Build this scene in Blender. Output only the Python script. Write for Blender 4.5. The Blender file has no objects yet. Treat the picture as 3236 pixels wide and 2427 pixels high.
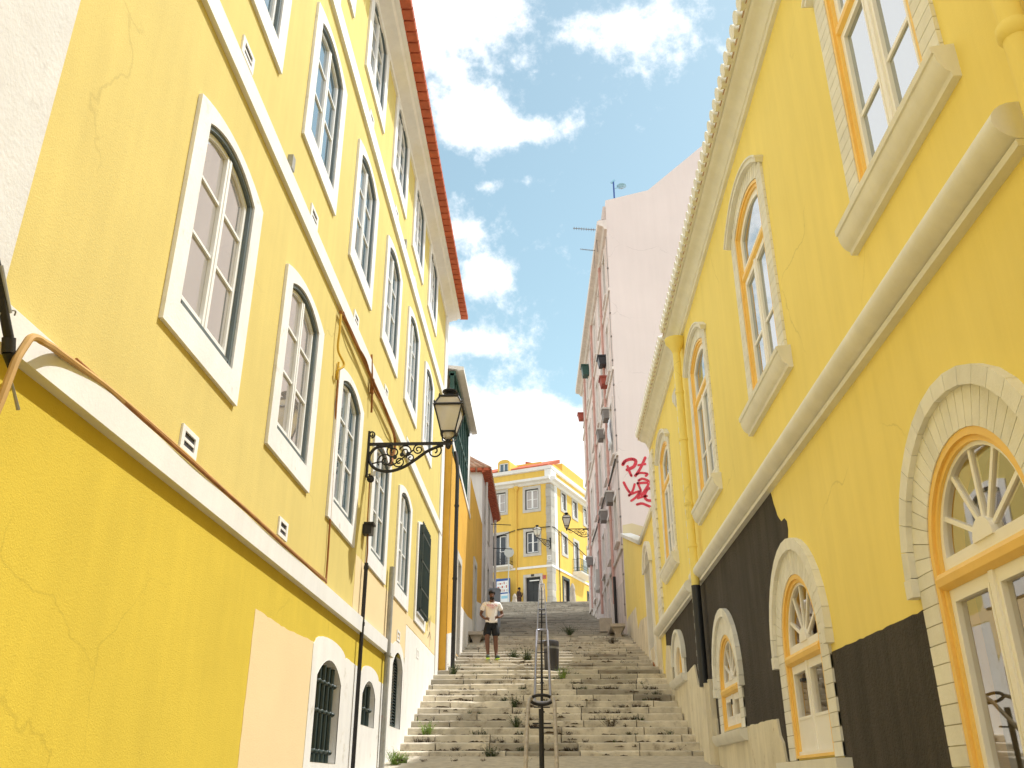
import bpy, bmesh, math, random
from mathutils import Vector, Matrix
from mathutils.geometry import tessellate_polygon
random.seed(7)
R = math.radians
SC = bpy.context.scene
COL = SC.collection
PI = math.pi

# ------------------------------------------------------------------ camera, sky, sun, exposure
cam = bpy.data.cameras.new("camera"); CAM = bpy.data.objects.new("camera", cam); COL.objects.link(CAM)
cam.sensor_width = 36.0; cam.lens = 2830.0 / 3236.0 * 36.0
cam.clip_start = 0.05; cam.clip_end = 2000
CAM.location = (0, 0, 0)
TH = math.atan(1266.5 / 2830.0); PSI = math.atan(124.0 / math.hypot(2830.0, 1266.5))
CAM.rotation_euler = (PI / 2 + TH, 0, PSI)
SC.camera = CAM
SUNV = Vector((1.0, 0.38, 1.70)).normalized()
SUN_EL = math.asin(SUNV.z); SUN_AZ = math.atan2(SUNV.x, SUNV.y)
sl = bpy.data.lights.new("sun", 'SUN'); sl.energy = 2.0; sl.angle = R(0.53); sl.color = (1.0, 0.98, 0.95)
so = bpy.data.objects.new("sun", sl); COL.objects.link(so)
so.rotation_euler = (-SUNV).to_track_quat('-Z', 'Y').to_euler(); so.location = (40, 15, 70)
SC.view_settings.view_transform = 'Standard'; SC.view_settings.look = 'None'
SC.view_settings.gamma = 1.0; SC.view_settings.use_curve_mapping = False
SC.view_settings.exposure = 1.33
SC.cycles.max_bounces = 10; SC.cycles.diffuse_bounces = 6; SC.cycles.glossy_bounces = 4
SC.cycles.transparent_max_bounces = 8
SC.cycles.sample_clamp_indirect = 6.0

W = bpy.data.worlds.new("World"); SC.world = W; W.use_nodes = True
def N(nt, typ, loc=(0, 0), **kw):
    n = nt.nodes.new(typ)
    for k, v in kw.items():
        if k.startswith('i_'):
            key = k[2:]
            key = int(key) if key.isdigit() else key.replace('_', ' ')
            n.inputs[key].default_value = v
        else: setattr(n, k, v)
    return n
def build_sky():
    nt = W.node_tree; nt.nodes.clear(); L = nt.links.new
    out = N(nt, 'ShaderNodeOutputWorld'); bg = N(nt, 'ShaderNodeBackground'); L(bg.outputs[0], out.inputs[0])
    sky = N(nt, 'ShaderNodeTexSky', sky_type='NISHITA', sun_disc=False, sun_elevation=SUN_EL, sun_rotation=SUN_AZ,
            altitude=50, air_density=1.0, dust_density=0.6, ozone_density=1.5)
    tc = N(nt, 'ShaderNodeTexCoord')
    # warp the direction with noise so that the cloud edges curl
    n1 = N(nt, 'ShaderNodeTexNoise', i_Scale=13.0, i_Detail=8.0, i_Roughness=0.62)
    L(tc.outputs['Generated'], n1.inputs['Vector'])
    n2 = N(nt, 'ShaderNodeTexNoise', i_Scale=46.0, i_Detail=7.0, i_Roughness=0.65)
    L(tc.outputs['Generated'], n2.inputs['Vector'])
    # cloud blobs by direction, seen cumulus first, unseen fill last: x, y(=1 scaled), z, size across, size up, weight
    blobs = [(-.150, 1.06, .095, .065, 1.1), (-.075, 1.11, .055, .045, .75), (-.090, .860, .048, .034, 1.1), (-.02, .838, .070, .020, .85), (-.135, .955, .03, .03, .55), (.105, 1.02, .080, .040, .66), (.165, .960, .060, .040, .66), (.20, 1.05, .06, .045, .60),
             (-.072, .60, .030, .026, 1.15), (-.085, .505, .045, .014, .9), (-.110, .67, .025, .014, .7), (-.010, .750, .030, .010, .6), (-.07, .745, .020, .008, .5), (-.03, .96, .04, .02, .3),
             (-.05, .375, .060, .034, 1.5), (.02, .362, .06, .036, 1.5), (-.09, .365, .05, .034, 1.4), (-.03, .29, .15, .050, 2.0), (.03, .22, .2, .06, 2.0),
             (-.5, .9, .16, .2, 1.2), (.7, .7, .2, .2, 1.2), (.3, -.5, .5, .4, 2.0), (-.5, .25, .4, .2, 1.4), (-.3, -.9, .6, .5, 2.2), (.7, -.3, .5, .3, 2.0), (-1.0, -1.0, .8, .5, 2.0), (-.95, 1.3, .34, .5, 1.8), (0, 6.0, 1.9, 5.0, 2.0), (-1.4, .9, .6, .6, 2.0), (1.2, 1.5, .4, .5, 1.6)]  # out-of-view clouds, mostly added to brighten the shaded right wall
    acc = None
    for (x, z, sx, sz, wgt) in blobs:
        y = 1.0 if z > -.3 else -1.0
        v = Vector((x, y, abs(z))).normalized()
        right = Vector((v.y, -v.x, 0)).normalized(); up = right.cross(v)
        k = 1.0 / math.sqrt(1 + z * z)
        da = N(nt, 'ShaderNodeVectorMath', operation='DOT_PRODUCT'); L(tc.outputs['Generated'], da.inputs[0]); da.inputs[1].default_value = right / (sx * k)
        db = N(nt, 'ShaderNodeVectorMath', operation='DOT_PRODUCT'); L(tc.outputs['Generated'], db.inputs[0]); db.inputs[1].default_value = up / (sz * k * (k+.15))
        m1 = N(nt, 'ShaderNodeMath', operation='MULTIPLY'); L(da.outputs['Value'], m1.inputs[0]); L(da.outputs['Value'], m1.inputs[1])
        m2 = N(nt, 'ShaderNodeMath', operation='MULTIPLY_ADD'); L(db.outputs['Value'], m2.inputs[0]); L(db.outputs['Value'], m2.inputs[1]); L(m1.outputs[0], m2.inputs[2])
        df = N(nt, 'ShaderNodeVectorMath', operation='DOT_PRODUCT'); L(tc.outputs['Generated'], df.inputs[0]); df.inputs[1].default_value = v
        fr = N(nt, 'ShaderNodeMath', operation='GREATER_THAN'); L(df.outputs['Value'], fr.inputs[0]); fr.inputs[1].default_value = 0
        m3 = N(nt, 'ShaderNodeMath', operation='MULTIPLY'); L(m2.outputs[0], m3.inputs[0]); m3.inputs[1].default_value = -0.75
        ex = N(nt, 'ShaderNodeMath', operation='EXPONENT'); L(m3.outputs[0], ex.inputs[0])
        w = N(nt, 'ShaderNodeMath', operation='MULTIPLY'); L(ex.outputs[0], w.inputs[0]); w.inputs[1].default_value = wgt
        w2 = N(nt, 'ShaderNodeMath', operation='MULTIPLY'); L(w.outputs[0], w2.inputs[0]); L(fr.outputs[0], w2.inputs[1])
        if acc is None: acc = w2
        else:
            a = N(nt, 'ShaderNodeMath', operation='ADD'); L(acc.outputs[0], a.inputs[0]); L(w2.outputs[0], a.inputs[1]); acc = a
    # density = blobs * (noise) thresholded
    f1 = N(nt, 'ShaderNodeMath', operation='MULTIPLY_ADD'); L(n1.outputs['Fac'], f1.inputs[0]); f1.inputs[1].default_value = 2.0; f1.inputs[2].default_value = -1.0
    f2 = N(nt, 'ShaderNodeMath', operation='MULTIPLY_ADD'); L(n2.outputs['Fac'], f2.inputs[0]); f2.inputs[1].default_value = 1.5; f2.inputs[2].default_value = -.75
    s = N(nt, 'ShaderNodeMath', operation='ADD'); L(f1.outputs[0], s.inputs[0]); L(f2.outputs[0], s.inputs[1])
    s2 = N(nt, 'ShaderNodeMath', operation='ADD'); L(acc.outputs[0], s2.inputs[0]); L(s.outputs[0], s2.inputs[1])
    mr = N(nt, 'ShaderNodeMapRange', interpolation_type='SMOOTHSTEP'); L(s2.outputs[0], mr.inputs['Value'])
    mr.inputs['From Min'].default_value = 0.53; mr.inputs['From Max'].default_value = 1.38
    # sky tint and cloud colour
    tint = N(nt, 'ShaderNodeMix', data_type='RGBA', blend_type='MULTIPLY'); tint.inputs['Factor'].default_value = 1.0
    L(sky.outputs[0], tint.inputs['A']); tint.inputs['B'].default_value = SKY_TINT
    mix = N(nt, 'ShaderNodeMix', data_type='RGBA'); L(mr.outputs[0], mix.inputs['Factor'])
    L(tint.outputs['Result'], mix.inputs['A']); mix.inputs['B'].default_value = CLOUD
    L(mix.outputs['Result'], bg.inputs['Color']); bg.inputs['Strength'].default_value = SKY_STRENGTH
SKY_STRENGTH = 0.15
SKY_TINT = (.81, .785, .56, 1)
CLOUD = (3.7, 3.75, 3.8, 1)
build_sky()

# ------------------------------------------------------------------ materials
def lin(c):
    c = c / 255.0
    return c / 12.92 if c <= 0.04045 else ((c + 0.055) / 1.055) ** 2.4
def rgb(r, g, b): return (lin(r), lin(g), lin(b))
def mat(name, col, rough=0.8, var=0.10, vscale=1.2, bump=0.0, bscale=60, streak=0.0, metal=0.0, spec=0.3, spots=0.0, spotcol=None, coat=0.0, tone=False, bdist=0.01, cracks=0.0):
    m = bpy.data.materials.new(name); m.use_nodes = True
    nt = m.node_tree; nt.nodes.clear(); L = nt.links.new
    out = N(nt, 'ShaderNodeOutputMaterial'); b = N(nt, 'ShaderNodeBsdfPrincipled'); L(b.outputs[0], out.inputs[0])
    b.inputs['Roughness'].default_value = rough; b.inputs['Metallic'].default_value = metal
    b.inputs['Specular IOR Level'].default_value = spec
    if coat: b.inputs['Coat Weight'].default_value = coat
    geo = N(nt, 'ShaderNodeNewGeometry')
    n1 = N(nt, 'ShaderNodeTexNoise', i_Scale=vscale, i_Detail=7.0, i_Roughness=0.6); L(geo.outputs['Position'], n1.inputs['Vector'])
    mr = N(nt, 'ShaderNodeMapRange'); L(n1.outputs['Fac'], mr.inputs['Value'])
    mr.inputs['From Min'].default_value = .3; mr.inputs['From Max'].default_value = .7
    mr.inputs['To Min'].default_value = 1 - var; mr.inputs['To Max'].default_value = 1 + var
    cur = mr.outputs[0]
    if streak:
        mp = N(nt, 'ShaderNodeMapping'); mp.inputs['Scale'].default_value = (2.6, 2.6, .22); L(geo.outputs['Position'], mp.inputs['Vector'])
        n2 = N(nt, 'ShaderNodeTexNoise', i_Scale=1.6, i_Detail=6.0, i_Roughness=.65); L(mp.outputs[0], n2.inputs['Vector'])
        m2 = N(nt, 'ShaderNodeMapRange'); L(n2.outputs['Fac'], m2.inputs['Value'])
        m2.inputs['From Min'].default_value = .35; m2.inputs['From Max'].default_value = .7
        m2.inputs['To Min'].default_value = 1 + streak * .3; m2.inputs['To Max'].default_value = 1 - streak
        mm = N(nt, 'ShaderNodeMath', operation='MULTIPLY'); L(cur, mm.inputs[0]); L(m2.outputs[0], mm.inputs[1]); cur = mm.outputs[0]
    if tone:
        at = N(nt, 'ShaderNodeAttribute', attribute_name='tone')
        mm = N(nt, 'ShaderNodeMath', operation='MULTIPLY'); L(cur, mm.inputs[0]); L(at.outputs['Fac'], mm.inputs[1]); cur = mm.outputs[0]
    vm = N(nt, 'ShaderNodeVectorMath', operation='SCALE'); vm.inputs[0].default_value = col; L(cur, vm.inputs['Scale'])
    colout = vm.outputs[0]
    if spots:
        n3 = N(nt, 'ShaderNodeTexNoise', i_Scale=3.3, i_Detail=9.0, i_Roughness=.72); L(geo.outputs['Position'], n3.inputs['Vector'])
        r3 = N(nt, 'ShaderNodeMapRange', interpolation_type='SMOOTHSTEP'); L(n3.outputs['Fac'], r3.inputs['Value'])
        r3.inputs['From Min'].default_value = .62 - .12 * spots; r3.inputs['From Max'].default_value = .74
        mx = N(nt, 'ShaderNodeMix', data_type='RGBA'); L(r3.outputs[0], mx.inputs['Factor']); L(colout, mx.inputs['A'])
        sc = spotcol or tuple(c * .45 for c in col)
        mx.inputs['B'].default_value = (*sc, 1); colout = mx.outputs['Result']
    if cracks:
        nd = N(nt, 'ShaderNodeTexNoise', i_Scale=1.1, i_Detail=6.0); L(geo.outputs['Position'], nd.inputs['Vector'])
        va = N(nt, 'ShaderNodeVectorMath', operation='MULTIPLY_ADD'); L(nd.outputs['Color'], va.inputs[0]); va.inputs[1].default_value = (.9, .9, .9); L(geo.outputs['Position'], va.inputs[2])
        vo = N(nt, 'ShaderNodeTexVoronoi', feature='DISTANCE_TO_EDGE', i_Scale=.38); L(va.outputs[0], vo.inputs['Vector'])
        c1 = N(nt, 'ShaderNodeMapRange', interpolation_type='SMOOTHSTEP'); L(vo.outputs['Distance'], c1.inputs['Value'])
        c1.inputs['From Min'].default_value = .001; c1.inputs['From Max'].default_value = .006; c1.inputs['To Min'].default_value = 1; c1.inputs['To Max'].default_value = 0
        nm = N(nt, 'ShaderNodeTexNoise', i_Scale=.5, i_Detail=2.0); L(geo.outputs['Position'], nm.inputs['Vector'])
        c2 = N(nt, 'ShaderNodeMapRange', interpolation_type='SMOOTHSTEP'); L(nm.outputs['Fac'], c2.inputs['Value']); c2.inputs['From Min'].default_value = .50; c2.inputs['From Max'].default_value = .62; c2.inputs['To Max'].default_value = cracks * .45
        cm = N(nt, 'ShaderNodeMath', operation='MULTIPLY'); L(c1.outputs[0], cm.inputs[0]); L(c2.outputs[0], cm.inputs[1])
        mx = N(nt, 'ShaderNodeMix', data_type='RGBA'); L(cm.outputs[0], mx.inputs['Factor']); L(colout, mx.inputs['A']); mx.inputs['B'].default_value = (*[c * .45 for c in col], 1); colout = mx.outputs['Result']
    L(colout, b.inputs['Base Color'])
    if bump:
        nb = N(nt, 'ShaderNodeTexNoise', i_Scale=bscale, i_Detail=5.0, i_Roughness=.6); L(geo.outputs['Position'], nb.inputs['Vector'])
        bp = N(nt, 'ShaderNodeBump'); bp.inputs['Strength'].default_value = bump; bp.inputs['Distance'].default_value = bdist
        L(nb.outputs['Fac'], bp.inputs['Height']); L(bp.outputs[0], b.inputs['Normal'])
    return m
def glass(name, tint=(.9, .95, 1), clear=0.75, back=None, refl=.62):
    """window pane: what lies behind shows through, the street and sky reflect; back gives a drawn curtain colour"""
    m = bpy.data.materials.new(name); m.use_nodes = True
    nt = m.node_tree; nt.nodes.clear(); L = nt.links.new
    out = N(nt, 'ShaderNodeOutputMaterial'); gl = N(nt, 'ShaderNodeBsdfGlossy'); gl.inputs['Roughness'].default_value = .015
    fr = N(nt, 'ShaderNodeFresnel'); fr.inputs['IOR'].default_value = 1.55
    geo = N(nt, 'ShaderNodeNewGeometry'); nb = N(nt, 'ShaderNodeTexNoise', i_Scale=1.3, i_Detail=1.0); L(geo.outputs['Position'], nb.inputs['Vector'])
    bp = N(nt, 'ShaderNodeBump'); bp.inputs['Strength'].default_value = .08; bp.inputs['Distance'].default_value = .02; L(nb.outputs['Fac'], bp.inputs['Height']); L(bp.outputs[0], gl.inputs['Normal'])
    ad = N(nt, 'ShaderNodeMath', operation='MULTIPLY_ADD', use_clamp=True); L(fr.outputs[0], ad.inputs[0]); ad.inputs[1].default_value = refl; ad.inputs[2].default_value = .03
    if back is None:
        un = N(nt, 'ShaderNodeBsdfTransparent'); un.inputs['Color'].default_value = (tint[0] * clear, tint[1] * clear, tint[2] * clear, 1)
    else:
        un = N(nt, 'ShaderNodeBsdfDiffuse')
        n2 = N(nt, 'ShaderNodeTexNoise', i_Scale=2.2, i_Detail=3.0); mp = N(nt, 'ShaderNodeMapping'); mp.inputs['Scale'].default_value = (3, 3, .5)
        L(geo.outputs['Position'], mp.inputs['Vector']); L(mp.outputs[0], n2.inputs['Vector'])
        vm = N(nt, 'ShaderNodeMix', data_type='RGBA'); L(n2.outputs['Fac'], vm.inputs['Factor'])
        vm.inputs['A'].default_value = (*[c * .75 for c in back], 1); vm.inputs['B'].default_value = (*[c * 1.2 for c in back], 1)
        L(vm.outputs['Result'], un.inputs['Color'])
    mx = N(nt, 'ShaderNodeMixShader'); L(ad.outputs[0], mx.inputs[0]); L(un.outputs[0], mx.inputs[1]); L(gl.outputs[0], mx.inputs[2]); L(mx.outputs[0], out.inputs[0])
    return m

M = {}
M['ywall_hi'] = mat('upper_yellow_plaster', (.66, .54, .185), .9, .05, .7, .35, 90, .06, cracks=.5)
M['ywall_lo'] = mat('lower_yellow_plaster', (.65, .495, .058), .9, .06, .8, .4, 90, .05, cracks=.5)
M['peach'] = mat('peach_repaint', (.79, .63, .37), .9, .03, 1.0, .3, 60)
M['white'] = mat('white_paint', (.80, .80, .79), .7, .04, 1.5, .15, 40, .06)
M['whitebase'] = mat('white_base_plaster', (.80, .79, .765), .85, .06, 1.2, .4, 35, .06, spots=.35, spotcol=(.58, .55, .48))
M['lime'] = mat('limestone_surround', (.80, .795, .79), .8, .07, 3.0, .35, 40, .05, spots=.4, spotcol=(.55, .51, .45))
M['pilaster'] = mat('rough_white_pilaster', (.66, .66, .66), .9, .05, 2.5, .45, 30, .03, spots=.5, spotcol=(.58, .57, .56))
M['dgreen'] = mat('dark_green_paint', (.025, .045, .045), .45, .1, 3, spec=.5)
M['dgrey'] = mat('grey_green_frame', (.10, .13, .14), .5, .1, 3, spec=.5)
M['sash'] = mat('white_sash_paint', (.84, .85, .85), .45, .03, 2, spec=.5)
M['glass_curtain'] = glass('pane_with_pale_curtain', back=(.42, .385, .365))
M['glass_sky'] = glass('pane_dark_sky_tint', back=(.10, .17, .22))  # dark room backing, tinted blue to stand in for reflected sky
M['glass_clear'] = glass('clear_pane', tint=(1, .97, .92), clear=.92, refl=.40)
M['glass_lamp'] = glass('frosted_lamp_pane', back=(.62, .57, .48))
M['tile'] = mat('red_clay_tile', (.46, .115, .055), .8, .2, 5, .3, 30)
M['mortar'] = mat('pale_mortar', (.62, .42, .30), .9, .1, 4)
M['tile_old'] = mat('weathered_clay_tile', (.50, .30, .20), .85, .25, 6, .4, 30, spots=.5, spotcol=(.62, .50, .40))
M['iron'] = mat('black_iron', (.018, .018, .020), .5, .2, 6, .2, 60, spec=.4)
M['rust'] = mat('rust_brown_cable', (.30, .125, .035), .7, .25, 8)
M['tan'] = mat('tan_conduit', (.50, .31, .11), .6, .12, 6)
M['ycable'] = mat('painted_yellow_cable', (.62, .40, .05), .6, .1, 6)
M['grey_metal'] = mat('galvanised_grey', (.33, .33, .31), .5, .2, 6, .1, 50, spots=.4, spotcol=(.45, .2, .12))
M['steel'] = mat('brushed_rail_steel', (.26, .26, .30), .36, .2, 7, metal=.6, spec=.5)
M['steel_old'] = mat('worn_rail_paint', (.42, .37, .31), .55, .25, 14, .3, 50, metal=.25, spots=.5, spotcol=(.25, .2, .16))
M['ryellow'] = mat('right_house_yellow_render', (.90, .745, .235), .85, .04, .45, .2, 90, .05, cracks=.6)
M['rorange'] = mat('orange_joinery_paint', (.92, .61, .17), .5, .06, 3, spec=.45)
M['rcream'] = mat('cream_joinery_paint', (.90, .885, .86), .45, .03, 3, spec=.5)
M['rstone'] = mat('pale_grey_painted_moulding', (.80, .79, .735), .75, .05, 2.2, .2, 60, .06)
M['rbrick'] = mat('pale_painted_brick', (.80, .79, .735), .8, .06, 5, .3, 50, .03, tone=True)
M['rmortar'] = mat('brick_joint', (.46, .43, .34), .9, .1, 5)
M['black_render'] = mat('charcoal_render', (.078, .069, .062), .92, .14, 1.2, 1.0, 38, .32, bdist=.03, spots=.25, spotcol=(.075, .072, .065))
M['rbase'] = mat('cream_plinth_stone', (.78, .72, .57), .85, .10, 1.6, .4, 30, .16, spots=.45, spotcol=(.42, .34, .22))
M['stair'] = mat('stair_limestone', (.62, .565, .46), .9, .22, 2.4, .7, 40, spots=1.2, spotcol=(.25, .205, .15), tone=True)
M['cobble'] = mat('cobbled_paving', (.50, .45, .36), .9, .2, 7, .9, 14, spots=.6, spotcol=(.28, .23, .16), bdist=.03)
M['earth'] = mat('hill_earth', (.25, .21, .15), .95, .2, .3)
M['pinkgable'] = mat('pale_pink_render', (.79, .72, .70), .9, .035, .35, .2, 50, .03, cracks=.8)
M['pinkwall'] = mat('pink_wall_tile', (.80, .68, .64), .85, .12, 1.2, .3, 30, .18)
M['pinkbase'] = mat('stained_plinth_plaster', (.66, .58, .54), .9, .13, 1.3, .4, 30, .2, spots=.5, spotcol=(.33, .25, .22))
M['pinkframe'] = mat('pale_stone_frame', (.78, .72, .68), .8, .1, 3, .2, 30, .1)
M['redpipe'] = mat('red_brown_downpipe', (.60, .36, .31), .6, .12, 4)
M['darkroom'] = glass('pane_in_shade', back=(.03, .04, .05))
M['graffiti'] = mat('red_spray_paint', (.62, .06, .085), .7, .2, 9)
M['creampatch'] = mat('cream_overpaint', (.70, .62, .40), .9, .05, 1.5)
M['orange_wall'] = mat('orange_ochre_plaster', (.66, .37, .055), .9, .10, .9, .5, 40, .12)
M['greywhite'] = mat('shade_white_plaster', (.72, .70, .68), .9, .07, 1.2, .35, 40, .10)
M['greenpaint'] = mat('bottle_green_metal', (.022, .075, .06), .5, .12, 3, spec=.45)
M['cwall'] = mat('corner_house_yellow', (.76, .51, .11), .85, .06, .6, .25, 40, .08)
M['cstone'] = mat('grey_quoin_stone', (.46, .44, .40), .85, .14, 1.4, .5, 20, .1, spots=.5, spotcol=(.28, .25, .21), tone=True)
M['cframe'] = mat('grey_window_stone', (.52, .50, .46), .8, .08, 3, .2, 30)
M['blackpaint'] = mat('black_frame_paint', (.02, .022, .026), .45, .1, 3, spec=.5)
M['binplastic'] = mat('dark_grey_plastic', (.038, .036, .042), .42, .08, 4, spec=.5)
M['binband'] = mat('bin_lid_grey', (.20, .20, .20), .35, .08, 4, spec=.5)
M['bench'] = mat('bench_stone', (.45, .40, .34), .85, .15, 3, .5, 30, spots=.5, spotcol=(.24, .19, .16))
M['benchdark'] = mat('bench_slab_dark', (.10, .085, .085), .85, .15, 3, .4, 30)
M['bluebox'] = mat('grey_blue_cabinet', (.30, .33, .37), .6, .06, 3, .2, 30)
M['boardblue'] = mat('poster_blue', (.03, .09, .33), .5, .05, 3)
M['posterwhite'] = mat('poster_paper', (.75, .78, .80), .6, .03, 3)
M['posterred'] = mat('poster_red_print', (.45, .12, .10), .6, .2, 20)
M['postergreen'] = mat('poster_green_print', (.25, .50, .35), .6, .1, 10)
M['posterlblue'] = mat('poster_pale_blue', (.30, .58, .75), .6, .1, 10)
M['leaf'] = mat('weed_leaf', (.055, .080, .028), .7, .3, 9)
M['leaf_pale'] = mat('pale_weed_leaf', (.20, .30, .06), .7, .25, 9)  # lighter, yellower green for some weeds and the potted plant
M['dryleaf'] = mat('dry_weed', (.085, .062, .040), .8, .35, 12)
M['skin'] = mat('brown_skin', (.135, .062, .040), .55, .08, 9, spec=.4)
M['hair'] = mat('black_hair', (.012, .010, .010), .7, .2, 40, .6, 90)
M['shirt'] = mat('white_cotton', (.86, .83, .82), .85, .03, 8, .8, 9, bdist=.04)
M['print'] = mat('pink_red_print', (.60, .13, .17), .8, .05, 9)
M['shorts'] = mat('black_shorts', (.010, .011, .015), .75, .15, 9, .3, 20)
M['shoe'] = mat('grey_green_shoe', (.075, .11, .09), .6, .15, 12)
M['lime_sole'] = mat('lime_shoe_trim', (.62, .85, .10), .5, .05, 9)
M['coat'] = mat('brown_coat', (.075, .045, .035), .85, .15, 9)
M['wood'] = mat('warm_wood', (.33, .15, .05), .5, .25, 6, spec=.4)
M['woodwall'] = mat('warm_room_wall', (.66, .40, .18), .7, .12, 2)
M['awhite'] = mat('appliance_white', (.60, .58, .55), .6, .08, 3)
M['agrey'] = mat('planter_grey', (.24, .22, .21), .7, .1, 3)
M['terracotta'] = mat('terracotta_red', (.36, .085, .06), .7, .12, 5)
M['cloth'] = mat('white_laundry', (.78, .80, .84), .8, .04, 5)
M['signgrey'] = mat('sign_back_grey', (.50, .52, .50), .5, .06, 4)
M['plaque'] = mat('white_plaque', (.72, .72, .70), .6, .03, 4)
M['ink'] = mat('dark_ink', (.05, .05, .06), .7, .05, 4)

# ------------------------------------------------------------------ mesh building
class MB:
    def __init__(s): s.v = []; s.f = []; s.t = []
    def add(s, vs, fs, tone=1.0):
        o = len(s.v); s.v += [tuple(p) for p in vs]
        for f in fs: s.f.append([i + o for i in f]); s.t.append(tone)
    def box(s, m, u0, u1, v0, v1, d0, d1, tone=1.0, ju=0):
        p = [m(u, v, d) for d in (d0, d1) for v in (v0, v1) for u in (u0, u1)]
        s.add(p, [(0, 1, 3, 2), (4, 6, 7, 5), (0, 4, 5, 1), (2, 3, 7, 6), (0, 2, 6, 4), (1, 5, 7, 3)], tone)
    def ext(s, m, loops, d0, d1, back=False, side=True, tone=1.0):
        """extrude loops [(u,v)..] (outer + holes) from depth d0 to d1 (front at d1)"""
        flat = [p for l in loops for p in l]
        tris = tessellate_polygon([[Vector((p[0], p[1], 0)) for p in l] for l in loops])
        s.add([m(p[0], p[1], d1) for p in flat], [tuple(t) for t in tris], tone)
        if back: s.add([m(p[0], p[1], d0) for p in flat], [tuple(t) for t in tris], tone)
        if side:
            for l in loops:
                n = len(l)
                s.add([m(p[0], p[1], d0) for p in l] + [m(p[0], p[1], d1) for p in l], [(i, (i + 1) % n, n + (i + 1) % n, n + i) for i in range(n)], tone)
    def prof(s, m, u0, u1, pts, caps=True, tone=1.0):
        """profile [(d,v)..] swept along u"""
        n = len(pts)
        s.add([m(u0, v, d) for d, v in pts] + [m(u1, v, d) for d, v in pts], [(i, (i + 1) % n, n + (i + 1) % n, n + i) for i in range(n)], tone)
        if caps:
            tr = tessellate_polygon([[Vector((d, v, 0)) for d, v in pts]])
            s.add([m(u0, v, d) for d, v in pts], [tuple(t) for t in tr], tone); s.add([m(u1, v, d) for d, v in pts], [tuple(t) for t in tr], tone)
    def tube(s, pts, r, n=8, caps=True, closed=False, r1=None):
        P = [Vector(p) for p in pts]; k = len(P)
        if k < 2: return
        vs = []; ref = None
        for i, p in enumerate(P):
            if closed: t = P[(i + 1) % k] - P[i - 1]
            else: t = (P[min(i + 1, k - 1)] - P[max(i - 1, 0)])
            if t.length < 1e-9: t = Vector((0, 0, 1))
            t.normalize()
            if ref is None:
                ref = Vector((0, 0, 1)) if abs(t.z) < .9 else Vector((1, 0, 0))
            a = t.cross(ref)
            if a.length < 1e-4: ref = Vector((1, 0, 0)) if abs(t.x) < .9 else Vector((0, 1, 0)); a = t.cross(ref)
            a.normalize(); b = a.cross(t).normalized(); ref = b
            rr = r if r1 is None else r + (r1 - r) * i / (k - 1)
            for j in range(n):
                q = 2 * PI * j / n
                vs.append(p + a * (rr * math.cos(q)) + b * (rr * math.sin(q)))
        fs = []
        for i in range(k if closed else k - 1):
            i2 = (i + 1) % k
            for j in range(n):
                j2 = (j + 1) % n
                fs.append((i * n + j, i * n + j2, i2 * n + j2, i2 * n + j))
        if caps and not closed:
            fs.append(tuple(range(n))); fs.append(tuple((k - 1) * n + j for j in range(n)))
        s.add(vs, fs)
    def lathe(s, c, prof, n=16, sx=1, sy=1):
        vs = []; k = len(prof)
        for r, z in prof:
            for j in range(n):
                q = 2 * PI * j / n; vs.append((c[0] + sx * r * math.cos(q), c[1] + sy * r * math.sin(q), c[2] + z))
        fs = [(i * n + j, i * n + (j + 1) % n, (i + 1) * n + (j + 1) % n, (i + 1) * n + j) for i in range(k - 1) for j in range(n)]
        fs.append(tuple(range(n))); fs.append(tuple((k - 1) * n + j for j in range(n)))
        s.add(vs, fs)
    def ell(s, c, r, n=12, k=8):
        prof = [(math.sin(PI * i / k), -math.cos(PI * i / k)) for i in range(k + 1)]
        prof = [(max(a, .02), b) for a, b in prof]
        vs = []
        for a, b in prof:
            for j in range(n):
                q = 2 * PI * j / n; vs.append((c[0] + r[0] * a * math.cos(q), c[1] + r[1] * a * math.sin(q), c[2] + r[2] * b))
        s.add(vs, [(i * n + j, i * n + (j + 1) % n, (i + 1) * n + (j + 1) % n, (i + 1) * n + j) for i in range(k) for j in range(n)])
    def build(s, name, material, parent=None, loc=(0, 0, 0), rot=0.0, smooth=True, ang=38):
        me = bpy.data.meshes.new(name); me.from_pydata(s.v, [], s.f); me.update()
        bm = bmesh.new(); bm.from_mesh(me); bmesh.ops.remove_doubles(bm, verts=bm.verts, dist=1e-5) if len(s.v) < 60000 else None
        if len(bm.faces) == len(s.f):
            lay = bm.faces.layers.float.new('tone')
            for f, t in zip(bm.faces, s.t): f[lay] = t
        bmesh.ops.recalc_face_normals(bm, faces=bm.faces); bm.to_mesh(me); bm.free()
        if smooth:
            me.polygons.foreach_set('use_smooth', [True] * len(me.polygons)); me.set_sharp_from_angle(angle=R(ang))
        o = bpy.data.objects.new(name, me); COL.objects.link(o); me.materials.append(material)
        o.location = loc; o.rotation_euler = (0, 0, rot)
        if parent is not None: o.parent = parent
        return o
def tag(o, label=None, cat=None, group=None, kind=None):
    if label: o['label'] = label
    if cat: o['category'] = cat
    if group: o['group'] = group
    if kind: o['kind'] = kind
    return o
def empty(name, loc, rz=0.0, label=None, cat=None, group=None):
    o = bpy.data.objects.new(name, None); COL.objects.link(o); o.location = loc; o.rotation_euler = (0, 0, rz); o.empty_display_size = .3
    return tag(o, label, cat, group)
def copy_tree(o, parent=None):
    c = o.copy(); COL.objects.link(c)
    c.parent = parent
    for ch in list(o.children): copy_tree(ch, c)
    return c
def mid(x, y, z): return (x, y, z)
def MW(u, v, d): return (u, v, d)
def xyz(x, z, y): return (x, y, z)           # box in world axes: box(xyz, x0,x1, z0,z1, y0,y1)
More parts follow.
